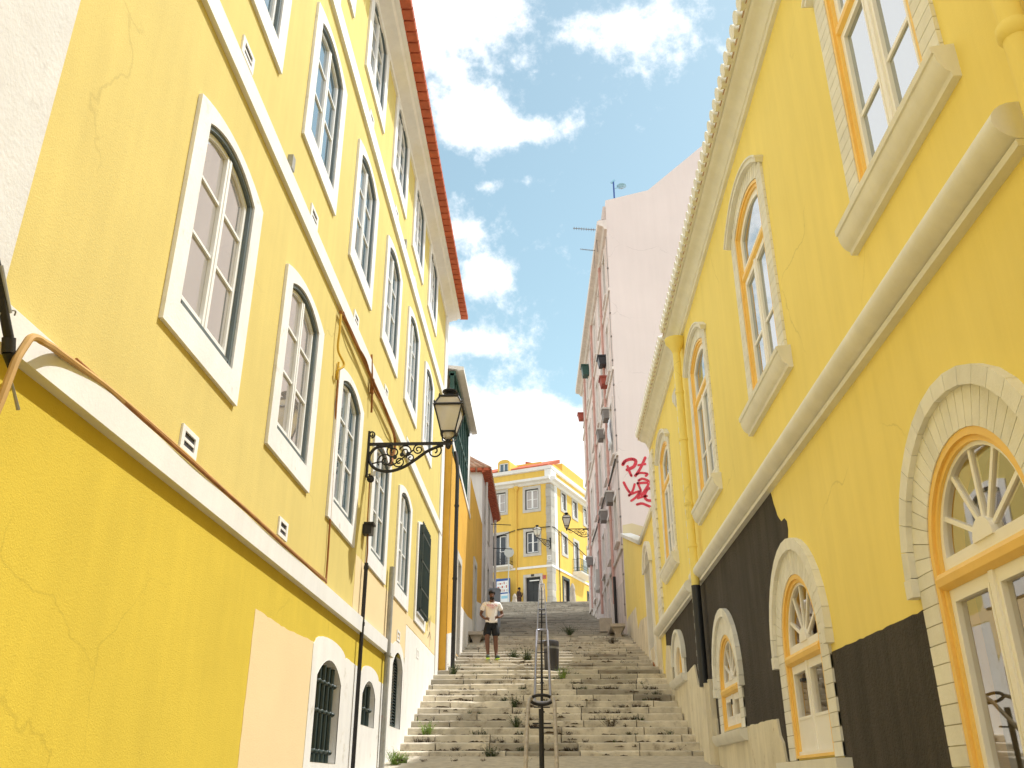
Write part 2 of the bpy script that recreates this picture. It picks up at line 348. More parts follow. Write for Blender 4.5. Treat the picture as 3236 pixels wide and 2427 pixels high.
class Fac:
    """a facade frame: u along the wall (street Y for the side walls), v height, d outwards"""
    def __init__(s, root, sgn, u0, zb): s.root = root; s.s = sgn; s.u0 = u0; s.zb = zb
    def m(s, u, v, d): return (s.s * (u - s.u0), -d, v - s.zb)
    def loc(s, u, v, d=0): return (s.s * (u - s.u0), -d, v - s.zb)
def loc_m(u, v, d): return (u, -d, v)
def arch(u0, u1, v0, vs, rise, n=14):
    """closed loop: flat foot, upright sides, segmental or round head"""
    w = (u1 - u0) / 2; c = (u0 + u1) / 2
    pts = [(u0, v0), (u1, v0), (u1, vs)]
    if rise > 1e-4:
        r = (w * w + rise * rise) / (2 * rise); cz = vs + rise - r
        a0 = math.asin(min(1, w / r)) if rise <= w else PI - math.asin(w / r)
        for i in range(1, n):
            a = a0 - 2 * a0 * i / n
            pts.append((c + r * math.sin(a), cz + r * math.cos(a)))
    pts.append((u0, vs))
    return pts
def rough(poly, amp=.008, step=.10, seed=4):
    rnd = random.Random(seed); out = []
    for a, b in zip(poly, poly[1:] + poly[:1]):
        L_ = math.hypot(b[0] - a[0], b[1] - a[1]); n = max(1, int(L_ / step))
        for k in range(n):
            j = amp if k else 0
            out.append((a[0] + (b[0] - a[0]) * k / n + rnd.uniform(-j, j), a[1] + (b[1] - a[1]) * k / n + rnd.uniform(-j, j)))
    return out
def rect(u0, u1, v0, v1): return [(u0, v0), (u1, v0), (u1, v1), (u0, v1)]
def instance(proto, root, loc, label=None):
    """copy a part and its sub-parts (linked meshes) onto another place"""
    c = copy_tree(proto, root); c.location = loc
    return c

# ------------------------------------------------------------------ ground, street and stairs
RISERS = [(17.4 + .425 * n, .4315 + .16 * n) for n in range(1, 14)]
RISERS += [(22.9 + .65 * n, 2.5115 + .16 * n) for n in range(1, 15)]
y, z = RISERS[-1]
while z < 10.5:
    t = .78 if z < 6.43 else .76 if z < 7.25 else .70 if z < 8.94 else .53
    y += t; z += .16; RISERS.append((y, z))
CREST = RISERS[-1]
def stair_z(Y):
    if Y < RISERS[0][0]: return -1.6 + .1168 * Y
    zz = RISERS[0][1]
    for (a, b) in RISERS:
        if Y >= a: zz = b
    return zz
def build_ground():
    mb = MB()
    ys = [-400, -60, 0, 17, 32, 57, 70, 140, 600]; zs = [-8, -8, -2.2, .0, 4.0, 10.0, 10.6, 12.5, 18]
    xs = [-500, -60, 0, 60, 500]
    vs = [(x, y_, z_) for y_, z_ in zip(ys, zs) for x in xs]
    nx = len(xs)
    mb.add(vs, [(i * nx + j, i * nx + j + 1, (i + 1) * nx + j + 1, (i + 1) * nx + j) for i in range(len(ys) - 1) for j in range(nx - 1)])
    tag(mb.build('hillside', M['earth']), kind='structure')
    mb = MB()
    nn = 24
    vs = []
    for i in range(nn + 1):
        yy = -8 + (RISERS[0][0] + .02 + 8) * i / nn
        for x in (-2.9, -1.5, 0, 1.5, 2.9): vs.append((x, yy, -1.6 + .1168 * yy))
    mb.add(vs, [(i * 5 + j, i * 5 + j + 1, (i + 1) * 5 + j + 1, (i + 1) * 5 + j) for i in range(nn) for j in range(4)])
    tag(mb.build('cobbled_street', M['cobble']), kind='structure')
    # stairs: every step is a course of long blocks
    mb = MB(); rnd = random.Random(3)
    n = len(RISERS)
    for i, (yf, zt) in enumerate(RISERS):
        yb = (RISERS[i + 1][0] + .08) if i < n - 1 else yf + 1.2
        zb = zt - .30
        x = -3.3 - rnd.random() * .8
        far = yf > 40
        while x < 3.3:
            w = rnd.uniform(.7, 1.7); x1 = min(x + w, 3.4)
            jz = rnd.uniform(-.008, .008); jy = rnd.uniform(-.016, .016)
            tone = rnd.choice([.74, .88, 1, 1, 1.06, 1.14, .95]) * (.58 if rnd.random() < .08 else 1) * (1.0 if yf < 23 else .84 if yf < 32.2 else .52)  # random per block; upper flights' colour darkened to carry the pink block's shade
            g = .010
            # block with worn front edge
            sl_ = .028
            prof = [(yf + jy, zb), (yf + jy, zt + jz - .030 - sl_), (yf + jy + .010, zt + jz - .010 - sl_), (yf + jy + .04, zt + jz - sl_), (yb, zt + jz)]
            # irregular front edge along the block, chips here and there
            xs = [x + g + (x1 - x - 2 * g) * k / 5 for k in range(6)]
            jj = [0] + [rnd.uniform(-.006, .006) for _ in range(4)] + [0]
            if rnd.random() < .18 and not far: jj[rnd.randint(1, 4)] += .035
            vs = []
            for k, xx in enumerate(xs):
                for (a, b) in prof: vs.append((xx, a + jj[k] * (1 if a < yb else 0), b - (abs(jj[k]) * .8 if a < yb and b > zb else 0)))
            fs = [(k * 5 + j, k * 5 + j + 1, (k + 1) * 5 + j + 1, (k + 1) * 5 + j) for k in range(5) for j in range(4)]
            fs += [tuple(range(5)), tuple(25 + j for j in range(5))]
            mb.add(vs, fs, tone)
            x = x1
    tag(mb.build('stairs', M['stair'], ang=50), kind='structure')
    mb = MB(); mb.box(xyz, -14, 14, 8, CREST[1] - .02, CREST[0] + 1.0, 62)
    mb.box(xyz, -14, 14, 8, 11.1, 62, 90)
    tag(mb.build('upper_street', M['cobble']), kind='structure')
build_ground()

# ------------------------------------------------------------------ left yellow apartment house
XL = -2.86
def build_left_house():
    Y0, ZB = 12.0, -1.2
    root = empty('apartment_house', (XL, Y0, ZB), PI / 2, 'long sunlit yellow house with white string courses and rows of arched windows', 'house')
    F = Fac(root, 1, Y0, ZB); m = F.m
    bays = [6.62 + 2.69 * i for i in range(6)]
    Ystart, Yend = -7.0, 23.5
    # ---- openings
    holes_hi, holes_lo = [], []
    wins = []
    for i, c in enumerate(bays): wins.append((c, 3.17, 'A'))
    for i, c in enumerate(bays): wins.append((c, 7.12, 'B'))
    for i, c in enumerate(bays): wins.append((c, 10.76, 'C'))
    def op(kind): return (.62, .26, 2.02 if kind != 'C' else 1.66, .16)
    for (c, z0, k) in wins:
        hw, s0, sv, rs = op(k); holes_hi.append(arch(c - hw, c + hw, z0 + s0, z0 + sv, rs))
    base_w = [(12.07, .68, .25, 1.24, .24), (14.81, .54, .83, 1.28, .22), (17.47, .59, .955, 2.02, .26)]
    b3 = arch(base_w[2][0] - .59, base_w[2][0] + .59, .955, 2.02, .26)
    holes_lo = [arch(c - h, c + h, a, b, r) for (c, h, a, b, r) in base_w]
    mb = MB(); mb.ext(m, [[(Ystart, 2.2), (Yend, 2.2), (Yend, 12.8), (Ystart, 12.8)]] + holes_hi, -.02, 0, side=False)
    # flank towards the camera side and roof void close the volume
    mb.box(m, Ystart, Yend, 2.2, 12.8, -9.0, -8.9)
    mb.box(m, Ystart - .1, Ystart, -2, 12.8, -9.0, 0); mb.box(m, Yend - .02, Yend, 2.2, 12.8, -9.0, -.01)
    mb.build('wall', M['ywall_hi'], root, smooth=False)
    mb = MB(); mb.ext(m, [[(Ystart, -3), (Yend, -3), (Yend, 2.2), (Ystart, 2.2)]] + holes_lo, -.02, 0, side=False)
    mb.build('lower_wall', M['ywall_lo'], root, smooth=False)
    # ---- repainted patches and white base (thin coats)
    mb = MB(); mb.ext(m, [rough([(8.79, -1.5), (11.10, -1.5), (11.10, 1.59), (9.9, 1.55), (8.77, 1.57)], .007)], 0, .003)
    top = [(13.15, 3.15), (13.15, 2.32), (16.5, 2.32), (16.62, 2.28), (18.25, 2.28), (18.25, 2.95), (23.42, 2.95), (23.42, 3.7), (21.9, 3.62), (21.2, 3.15), (18.5, 3.15), (18.3, 3.3), (16.3, 3.3), (16.3, 3.15)]
    mb.ext(m, [rough(top, .012)], 0, .005)
    mb.build('paint_patch', M['peach'], root, smooth=False)
    mb = MB()
    outer = [(11.10, -2.6), (23.42, -2.6), (23.42, 2.93), (18.25, 2.93), (18.25, 2.15)]
    n = 10   # scalloped head over the louvred opening, then the two barred ones
    outer += [(17.4 + .78 * math.cos(PI * k / n), 2.15 + .32 * math.sin(PI * k / n)) for k in range(1, n)] + [(16.60, 2.2), (16.60, 1.58), (15.62, 1.58)]
    outer += [(14.85 + .72 * math.cos(PI * k / n), 1.58 + .14 * math.sin(PI * k / n)) for k in range(n + 1)] + [(13.9, 1.6), (13.0, 1.63)]
    outer += [(12.05 + .88 * math.cos(PI * k / n), 1.6 + .14 * math.sin(PI * k / n)) for k in range(n + 1)] + [(11.10, 1.57)]
    mb.ext(m, [rough(outer, .006, .14)] + holes_lo, 0, .009)
    mb.build('white_base', M['whitebase'], root, smooth=False)
    # ---- string courses
    mb = MB(); mb.prof(m, Ystart, 16.57, [(0, 2.07), (.075, 2.075), (.08, 2.29), (.02, 2.30), (0, 2.30)])
    mb.build('string_course', M['white'], root)
    for (a, b) in ((6.08, 6.31), (9.82, 10.10)):
        mb = MB(); mb.prof(m, Ystart, 23.42, [(0, a), (.05, a), (.055, b), (0, b)]); mb.build('string_course', M['white'], root)
    # ---- corner strips
    mb = MB(); mb.box(m, 2.55, 3.95, 2.30, 12.6, 0, .05); mb.build('pilaster', M['pilaster'], root)
    mb = MB(); mb.box(m, 23.0, 23.62, 1.6, 12.66, -.3, .035); mb.build('corner_strip', M['white'], root)
    # ---- window prototypes
    def make_window(kind):
        hw, s0, sv, rs = op(kind); H = 2.13 if kind != 'C' else 1.77
        mb = MB(); mb.ext(loc_m, [arch(-.86, .86, 0, H, .15), arch(-hw, hw, s0, sv, rs)], -.17, .035)
        w = mb.build('window', M['lime'], root)
        mb = MB(); mb.ext(loc_m, [arch(-hw, hw, s0, sv, rs), arch(-hw + .05, hw - .05, s0 + .065, sv - .025, rs - .018)], -.12, .012)
        mb.box(loc_m, -hw + .05, -hw + .085, s0 + .02, s0 + .045, .012, .02); mb.box(loc_m, hw - .085, hw - .05, s0 + .02, s0 + .045, .012, .02)
        mb.build('frame', M['dgrey'], w)
        mb = MB(); t = .05
        mb.ext(loc_m, [arch(-hw + t, hw - t, s0 + .075, sv - .03, rs - .02), arch(-hw + t + .05, hw - t - .05, s0 + .145, sv - .06, rs - .035)], -.075, -.025)
        mb.box(loc_m, -.055, -.004, s0 + .08, sv + rs - .075, -.075, -.015); mb.box(loc_m, .004, .055, s0 + .08, sv + rs - .075, -.075, -.015)
        mb.box(loc_m, -.012, .030, s0 + .08, sv + rs - .08, -.025, -.006)
        hgt = sv + rs - s0 - .2
        for f in (.36, .68):
            v = s0 + .145 + hgt * f
            mb.box(loc_m, -hw + t + .045, -.05, v - .013, v + .013, -.07, -.03); mb.box(loc_m, .05, hw - t - .045, v - .013, v + .013, -.07, -.03)
        mb.build('sash', M['sash'], w)
        mb = MB(); mb.ext(loc_m, [arch(-hw + t + .03, hw - t - .03, s0 + .12, sv - .05, rs - .03)], -.055, -.05, back=False, side=False)
        mb.build('pane', M['glass_curtain'] if kind == 'A' else M['glass_sky'], w)
        return w
    protos = {}
    for (c, z0, k) in wins:
        if k not in protos: protos[k] = make_window(k); protos[k].location = F.loc(c, z0)
        else:
            wi = instance(protos[k], root, F.loc(c, z0))
            if k == 'A' and c > 11:      # rooms without a drawn curtain
                for ch in wi.children:
                    if ch.name.startswith('pane'): ch.data = ch.data.copy(); ch.data.materials[0] = M['glass_sky']
    # ---- barred window in front of the last first-floor bay
    c = bays[5]
    mb = MB()
    for k in range(9):
        u = c - .60 + 1.2 * k / 8; mb.tube([m(u, 3.36, .10), m(u, 5.38, .10)], .014, 6)
    for v in (3.45, 3.9, 4.5, 5.1): mb.box(m, c - .66, c + .66, v - .02, v + .02, .085, .115)
    for u in (c - .64, c + .64): mb.box(m, u - .02, u + .02, 3.4, 5.3, .02, .12)
    mb.build('window_grille', M['dgreen'], root)
    # ---- basement openings
    for i, (c, h, a, b, r) in enumerate(base_w):
        mb = MB(); lp = arch(c - h, c + h, a, b, r)
        n = len(lp); mb.add([m(p[0], p[1], .012) for p in lp] + [m(p[0], p[1], -.17) for p in lp], [(k, (k + 1) % n, n + (k + 1) % n, n + k) for k in range(n)])
        w = mb.build('basement_window', M['lime'], root, smooth=False)
        mb = MB(); mb.ext(m, [lp], -.18, -.17, side=False); mb.build('dark_pane', M['darkroom'], w)
        mb = MB()
        if i < 2:
            nb = 5 if i == 0 else 3
            for k in range(nb):
                u = c - h + .16 + (2 * h - .40) * k / (nb - 1) - (.05 if i == 0 else .05)
                mb.tube([m(u, a - .0, -.055), m(u, b + r * .72, -.055)], .034, 8)
            for v in ((.38, .85, 1.20) if i == 0 else (1.08,)):
                mb.tube([m(c - h - .02, v, -.055), m(c + h - .18, v, -.055)], .026, 8)
                for k in range(nb):
                    u = c - h + .16 + (2 * h - .40) * k / (nb - 1) - .05
                    p = m(u, v, -.055); mb.ell(p, (.045, .045, .04), 8, 6)
                p = m(c + h - .17, v, -.055); mb.ell(p, (.05, .05, .035), 8, 6)
            mb.build('iron_bars', M['dgreen'], w)
        else:
            inner = arch(c - h + .03, c + h - .18, a + .02, b, r - .03)
            mb.ext(m, [arch(c - h, c + h - .15, a, b, r - .01), arch(c - h + .05, c + h - .20, a + .05, b, r - .05)], -.12, -.06)
            v = a + .07
            while v < b + r - .14:
                mb.prof(m, c - h + .04, c + h - .2, [(-.115, v + .03), (-.105, v + .035), (-.065, v), (-.075, v - .005)]); v += .052
            mb.build('louvre_shutter', M['dgreen'], w)
    # ---- little air vents
    for (c, v) in [(6.62, 2.50), (9.36, 2.52), (6.58, 6.52), (9.28, 6.49), (11.94, 6.46), (14.66, 6.44), (17.35, 2.57), (19.98, 2.59), (9.25, 10.28), (11.9, 10.27), (14.6, 10.24), (17.2, 10.2), (17.3, 6.44)]:
        mb = MB(); mb.ext(m, [rect(c - .17, c + .17, v - .10, v + .10), rect(c - .11, c + .11, v - .06, v + .06)], -.02, .018)
        p = mb.build('air_vent', M['lime'], root)
        mb = MB(); mb.box(m, c - .11, c + .11, v - .06, v + .06, .001, .004); q = mb.build('vent_hole', M['ink'], p)
        mb = MB(); mb.box(m, c - .11, c + .11, v - .012, v + .012, .004, .012); mb.build('vent_bar', M['lime'], p)
    # ---- cornice, tiles, roof
    mb = MB(); mb.prof(m, Ystart, 23.55, [(0, 12.52), (.04, 12.53), (.05, 12.60), (.16, 12.64), (.26, 12.655), (.30, 12.70), (.39, 12.705), (.40, 12.78), (0, 12.80)])
    mb.build('cornice', M['white'], root)
    mb = MB(); mb.box(m, Ystart, 23.6, 12.78, 12.83, -.2, .53); mb.build('eave_bed', M['mortar'], root)
    mb = MB(); y = Ystart
    while y < 23.5:
        mb.prof(m, y + .015, y + .235, [(.36, 12.725), (.59, 12.715), (.60, 12.80), (.56, 12.86), (-.1, 13.15), (-.1, 12.84), (.36, 12.80)]); y += .262
    mb.build('roof_tiles', M['tile'], root)
    mb = MB(); mb.add([m(Ystart, 12.9, .4), m(23.6, 12.9, .4), m(23.6, 15.4, -4.6), m(Ystart, 15.4, -4.6), m(23.6, 12.9, -9.2), m(Ystart, 12.9, -9.2)], [(0, 1, 2, 3), (3, 2, 4, 5)])
    mb.build('roof', M['tile'], root, smooth=False)
    # ---- small flap brackets on the courses
    for (u, v) in ((8.14, 6.36), (15.6, 10.12)):
        mb = MB(); mb.box(m, u - .05, u + .05, v - .02, v + .16, .0, .06); mb.build('cable_clip', M['grey_metal'], root)
    # black squiggle sprayed under the barred window
    mb = MB()
    def stroke(pts, w):
        for (a, b) in zip(pts[:-1], pts[1:]):
            a = Vector(a); b = Vector(b); t = (b - a); t = Vector((-t.y, t.x)).normalized() * w
            mb.add([m(q.x, q.y, .009) for q in (a - t, b - t, b + t, a + t)], [(0, 1, 2, 3)])
    stroke([(21.5, 3.3), (21.75, 3.65), (21.9, 3.45), (22.05, 3.75)], .014); stroke([(21.6, 3.15), (21.95, 3.35), (22.2, 3.2)], .014); stroke([(21.9, 3.6), (22.0, 3.0)], .012)
    mb.build('sprayed_scrawl', M['ink'], root, smooth=False)
    return root
build_left_house()

# ------------------------------------------------------------------ right yellow house
XR = 2.83
def build_right_house():
    Y0, ZB = 12.0, -1.2
    root = empty('arched_window_house', (XR, Y0, ZB), -PI / 2, 'shaded yellow house with orange joinery and pale brick arches', 'house')
    F = Fac(root, -1, Y0, ZB); m = F.m
    Ya, Yb = -7.0, 23.25
    upc = [1.25, 5.87, 10.45, 15.05, 20.35]
    loc_ = [(5.87, .78, -.95, 1.43), (10.45, .78, .27, 1.43), (14.88, .74, .78, 1.46)]
    holes = [arch(c - .75, c + .75, 4.6, 7.24, .22) for c in upc]
    holes += [arch(c - h, c + h, z0, zs, h, 24) for (c, h, z0, zs) in loc_] + [arch(20.15 - .44, 20.15 + .44, 2.1, 2.32, .40)]
    mb = MB(); mb.ext(m, [[(Ya, -3), (Yb, -3), (Yb, 8.5), (Ya, 8.5)]] + holes, -.02, 0, side=False)
    mb.box(m, Ya - .1, Ya, -3, 8.5, -8, 0); mb.box(m, Yb - .02, Yb, -3, 8.5, -8, -.01); mb.box(m, Ya, Yb, -3, 8.5, -8, -7.9)
    mb.build('wall', M['ryellow'], root, smooth=False)
    # ---- charcoal render coats
    mb = MB(); mb.ext(m, [rough([(6.9, -2), (9.45, -2), (9.45, 1.215), (8.2, 1.205), (6.9, 1.20)], .006)], 0, .005)
    sp = [(11.2, -2), (16.95, -2), (16.95, 3.40), (11.02, 3.40), (10.93, 3.2), (10.82, 3.02), (10.66, 2.9), (10.52, 2.90), (10.43, 2.84), (10.42, 2.74), (10.47, 2.65), (10.47, 2.45), (11.2, 1.9)]
    h3 = arch(14.88 - .74, 14.88 + .74, .78, 1.46, .74, 20)
    mb.ext(m, [rough(sp, .007), h3], 0, .005)
    h4 = arch(20.15 - .44, 20.15 + .44, 2.1, 2.32, .40)
    mb.ext(m, [rect(17.35, 22.4, .4, 3.38), h4], 0, .005)
    mb.build('charcoal_coat', M['black_render'], root, smooth=False)
    # ---- plinth of pale stone that climbs with the stairs
    mb = MB()
    pl = [(8.0, -2.6), (22.6, -2.6), (22.6, 2.55), (22.2, 3.03), (21.45, 2.92), (21.35, 2.12), (19.2, 2.06), (18.15, 2.12), (17.85, 1.70), (17.3, 1.68), (16.2, 1.0), (16.2, .62), (13.72, .62), (13.72, .76), (11.92, .745), (11.86, .55), (11.74, .46), (11.70, .3), (11.62, .12), (8.0, .12)]
    mb.ext(m, [rough(pl, .010, .12)], -.01, .035); mb.build('stone_plinth', M['rbase'], root, smooth=False)
    mb = MB(); mb.box(m, 16.25, 17.15, .1, 1.66, 0, .10); mb.box(m, 16.30, 16.95, .2, 1.60, .10, .17); mb.build('pipe_casing', M['rbase'], root)
    mb = MB(); mb.box(m, 9.22, 11.66, .06, .235, 0, .16); mb.build('door_step', M['rstone'], root)
    # ---- string course, half round over a fillet
    def half(z0, z1, d): return [(0, z0)] + [(d * math.sin(PI * k / 10) * 1.0 + .02, (z0 + z1) / 2 - (z1 - z0) / 2 * math.cos(PI * k / 10)) for k in range(11)] + [(0, z1)]
    for (a, b, z) in ((4.27, 16.98, 3.42), (17.62, 23.35, 3.40)):
        mb = MB(); mb.prof(m, a, b, half(z, z + .27, .17)); mb.prof(m, a, b, [(0, z - .055), (.075, z - .05), (.08, z - .005), (0, z)])
        mb.build('string_course', M['rstone'], root)
    # ---- toothed brick strips
    def bricks(mb, u0, u1, v0, v1, d, h=.125, alt=.05):
        v = v0; k = 0
        while v < v1 - .02:
            a = alt if k % 2 else 0
            mb.box(m, u0 + a, u1 - a, v + .006, min(v + h, v1) - .006, 0, d, random.uniform(.93, 1.06)); v += h; k += 1
    for a_ in ((16.98, 17.62, 1.7, 8.3, .05), (22.35, 23.2, 3.7, 8.1, .05)):
        mb = MB(); bricks(mb, *a_); mb.build('brick_strip', M['rbrick'], root, smooth=False)
    # ---- eave: cove, painted tile ends, roof
    for (a, b, z) in ((Ya, 17.0, 8.42), (17.0, 23.0, 8.345)):
        mb = MB(); cove = [(0, z - .06), (.05, z - .055), (.06, z), (.08, z + .01)] + [(.08 + .16 * (1 - math.cos(PI / 2 * k / 5)), z + .01 + .15 * math.sin(PI / 2 * k / 5)) for k in range(1, 6)] + [(.27, z + .19), (0, z + .2)]
        mb.prof(m, a, b, cove); mb.build('eave_moulding', M['rstone'], root)
        mb = MB(); y = a + .1
        while y < b - .1:
            mb.tube([m(y, z + .62, -.6), m(y, z + .315, .22), m(y, z + .275, .37), m(y, z + .27, .395)], .092, 12)
            y += .225
        mb.prof(m, a, b, [(-.2, z + .23), (.30, z + .20), (.33, z + .24), (-.2, z + .42)])
        mb.build('eave_tiles', M['rstone'], root)
        mb = MB(); mb.add([m(a, z + .21, .33), m(b, z + .21, .33), m(b, z + 2.2, -4), m(a, z + 2.2, -4), m(b, z + .2, -8), m(a, z + .2, -8)], [(0, 1, 2, 3), (3, 2, 4, 5)])
        mb.add([m(b, z, 0), m(b, z + 2.2, -4), m(b, z, -8)], [(0, 1, 2)])
        mb.build('roof', M['tile_old'], root, smooth=False)
    # ---- brick dressed upper window
    def ring_blocks(mb, c, cz, r0, r1, a0, a1, n, d0, d1, gap=.008, alt=0):
        for k in range(n):
            t0 = a0 + (a1 - a0) * k / n; t1 = a0 + (a1 - a0) * (k + 1) / n
            g = gap / r1
            pts = [(c + r * math.cos(t), cz + r * math.sin(t)) for r, t in ((r0, t0 + g), (r1, t0 + g), (r1, t1 - g), (r0, t1 - g))]
            mb.ext(loc_m, [pts], d0, d1, tone=random.uniform(.93, 1.06))
    def upper():
        mb = MB()
        mb.ext(loc_m, [arch(-1.0, 1.0, 4.6, 7.40, .22), arch(-.75, .75, 4.6, 7.24, .22)], -.30, .020)
        w = mb.build('window', M['rmortar'], root, smooth=False); w['label'] = 'tall window with orange frame and pale brick jambs'
        mb = MB(); v = 4.62; k = 0
        while v < 7.25:
            for s_ in (-1, 1):
                a, b = (-1.004, -.745) if s_ < 0 else (.745, 1.004)
                mb.box(loc_m, a, b, v + .004, v + .121, -.10, .032, random.uniform(.94, 1.05))
            v += .125
        r = (.75 ** 2 + .22 ** 2) / .44; cz = 7.24 + .22 - r; al = math.asin(.75 / r)
        ring_blocks(mb, 0, cz, r, r + .20, PI / 2 - al, PI / 2 + al, 15, -.10, .035)
        mb.build('brick_surround', M['rbrick'], w, smooth=False)
        mb = MB(); al2 = math.asin(1.04 / (r + .2)); n = 16
        def strip(ra, rb, d0, d1, al2):
            pts = [((ra) * math.sin(al2 - 2 * al2 * k / n), cz + ra * math.cos(al2 - 2 * al2 * k / n)) for k in range(n + 1)] + [((rb) * math.sin(-al2 + 2 * al2 * k / n), cz + rb * math.cos(-al2 + 2 * al2 * k / n)) for k in range(n + 1)]
            mb.ext(loc_m, [pts], d0, d1)
        strip(r + .2, r + .26, 0, .10, al2); strip(r + .26, r + .285, 0, .12, al2 * 1.01)
        mb.build('hood_moulding', M['rstone'], w)
        mb = MB(); mb.ext(loc_m, [arch(-.742, .742, 4.7, 7.235, .218), arch(-.66, .66, 4.78, 7.18, .19)], -.16, .0)
        mb.ext(loc_m, [arch(-.742, .742, 4.7, 7.235, .218), arch(-.70, .70, 4.73, 7.21, .205)], .0, .024)
        mb.prof(loc_m, -.68, .68, [(-.15, 6.48), (-.03, 6.48), (.005, 6.51), (.005, 6.57), (-.03, 6.60), (-.15, 6.60)])
        mb.build('frame', M['rorange'], w)
        mb = MB()
        mb.ext(loc_m, [arch(-.66, .66, 6.6, 7.18, .19), arch(-.58, .58, 6.68, 7.12, .165)], -.085, -.030)
        for s_ in (-1, 1):
            a, b = (-.66, -.01) if s_ < 0 else (.01, .66)
            mb.ext(loc_m, [rect(a, b, 4.78, 6.48), rect(a + .085, b - .085, 4.9, 6.39)], -.085, -.030)
            mb.ext(loc_m, [rect(a + .06, b - .06, 4.87, 6.42), rect(a + .085, b - .085, 4.9, 6.39)], -.030, -.022)
            mb.box(loc_m, a + .08, b - .08, 5.44, 5.48, -.08, -.038)
        mb.box(loc_m, -.03, .03, 4.8, 6.46, -.030, -.012)
        mb.build('sash', M['rcream'], w)
        mb = MB(); mb.ext(loc_m, [rect(-.6, .6, 4.85, 6.42)], -.060, -.056, side=False); mb.ext(loc_m, [arch(-.6, .6, 6.65, 7.14, .17)], -.060, -.056, side=False)
        mb.build('pane', M['glass_sky'], w)
        mb = MB(); mb.prof(loc_m, -1.12, 1.12, [(0, 4.34), (.06, 4.34), (.065, 4.375)] + [(.07 + .08 * math.sin(PI / 2 * k / 6), 4.38 + .16 * (1 - math.cos(PI / 2 * k / 6)) ** .8) for k in range(7)] + [(.165, 4.545), (.17, 4.60), (-.06, 4.63), (-.06, 4.34)])
        mb.build('sill', M['rstone'], w)
        return w
    p = upper(); p.location = F.loc(upc[0], 0)
    for c in upc[1:]: instance(p, root, F.loc(c, 0))
    # ---- round arched doors and windows below
    def lower(c, h, z0, zs, kind):
        R1 = h + .27; R2 = h + .40
        bz = z0 - .02
        mb = MB(); mb.ext(loc_m, [arch(-R1, R1, bz, zs, R1, 24), arch(-h, h, bz + (.02 if kind == 'win' else 0), zs, h, 24)], -.34, .022)
        w = mb.build('arched_door' if kind != 'win' else 'arched_window', M['rmortar'], root, smooth=False, loc=F.loc(c, 0))
        mb = MB(); v = bz; k = 0
        while v < zs - .02:
            e = .003 if k % 2 else 0
            for s_ in (-1, 1):
                a, b = (-R1 - e, -h + .006) if s_ < 0 else (h - .006, R1 + e)
                mb.box(loc_m, a, b, v + .004, min(v + .135, zs) - .004, -.12, .030, random.uniform(.93, 1.06))
            v += .135; k += 1
        ring_blocks(mb, 0, zs, h - .006, R1, 0, PI, 26, -.12, .030, .004)
        mb.build('brick_surround', M['rbrick'], w, smooth=False)
        mb = MB(); ring_blocks(mb, 0, zs, R1, R2, -.0, PI, 17, 0, .075, .003)
        for s_ in (-1, 1):
            a, b = (-R2, -R1) if s_ < 0 else (R1, R2)
            mb.box(loc_m, a, b, zs - .14, zs - .004, 0, .085); 
        mb.build('hood_moulding', M['rbrick'], w)
        mb = MB(); zt = zs - .06
        mb.ext(loc_m, [arch(-h + .006, h - .006, z0, zs, h - .006, 24), arch(-h + .10, h - .10, z0 + (.06 if kind == 'win' else .03), zs, h - .10, 24)], -.20, -.004)
        mb.ext(loc_m, [arch(-h + .006, h - .006, z0, zs, h - .006, 24), arch(-h + .06, h - .06, z0 + .03, zs, h - .06, 24)], -.004, .020)
        mb.prof(loc_m, -h + .06, h - .06, [(-.22, zs - .17), (-.01, zs - .17), (.03, zs - .14), (.04, zs - .09), (.015, zs - .05), (-.22, zs - .04)])
        mb.build('frame', M['rorange'], w)
        # fanlight
        mb = MB(); q = h - .10
        fan = [(-q, zs - .04), (q, zs - .04)] + [(q * math.cos(PI * k / 24), zs + q * math.sin(PI * k / 24)) for k in range(0, 25)]
        qi = q - .06; fan_in = [(-qi, zs + .05), (qi, zs + .05)] + [(qi * math.cos(PI * k / 24), zs + .05 + (qi - .02) * math.sin(PI * k / 24)) for k in range(1, 24)]
        mb.ext(loc_m, [fan, fan_in], -.09, -.028)
        hub = [(.145 * math.cos(PI * k / 12), zs + .04 + .145 * math.sin(PI * k / 12)) for k in range(13)]
        mb.ext(loc_m, [hub], -.09, -.012)
        for a in (30, 60, 90, 120, 150):
            ca, sa = math.cos(R(a)), math.sin(R(a)); px, pz = -sa * .017, ca * .017
            mb.ext(loc_m, [[(.1 * ca - px, zs + .05 + .1 * sa - pz), (q * ca * .97 - px, zs + q * sa * .97 - pz), (q * ca * .97 + px, zs + q * sa * .97 + pz), (.1 * ca + px, zs + .05 + .1 * sa + pz)]], -.085, -.042)
        # leaves
        zl = z0 + (.06 if kind == 'win' else .03); zt2 = zs - .17
        pan = .34 if kind == 'door' else .08 if kind == 'win' else .95
        for s_ in (-1, 1):
            a, b = (-q, -.008) if s_ < 0 else (.008, q)
            mb.ext(loc_m, [rect(a, b, zl, zt2), rect(a + .085, b - .085, zl + pan + .06, zt2 - .09)], -.09, -.028)
            mb.ext(loc_m, [rect(a + .06, b - .06, zl + pan + .03, zt2 - .06), rect(a + .085, b - .085, zl + pan + .06, zt2 - .09)], -.028, -.020)
        mb.box(loc_m, -.03, .03, zl, zt2, -.028, -.010)
        if kind == 'door': mb.box(loc_m, -q - .02, q + .02, zl - .02, zl + .04, -.14, .0)
        mb.build('leaves', M['rcream'], w)
        mb = MB(); mb.ext(loc_m, [rect(-q + .05, q - .05, zl + pan, zt2 - .05)], -.062, -.058, side=False); mb.ext(loc_m, [fan_in], -.062, -.058, side=False)
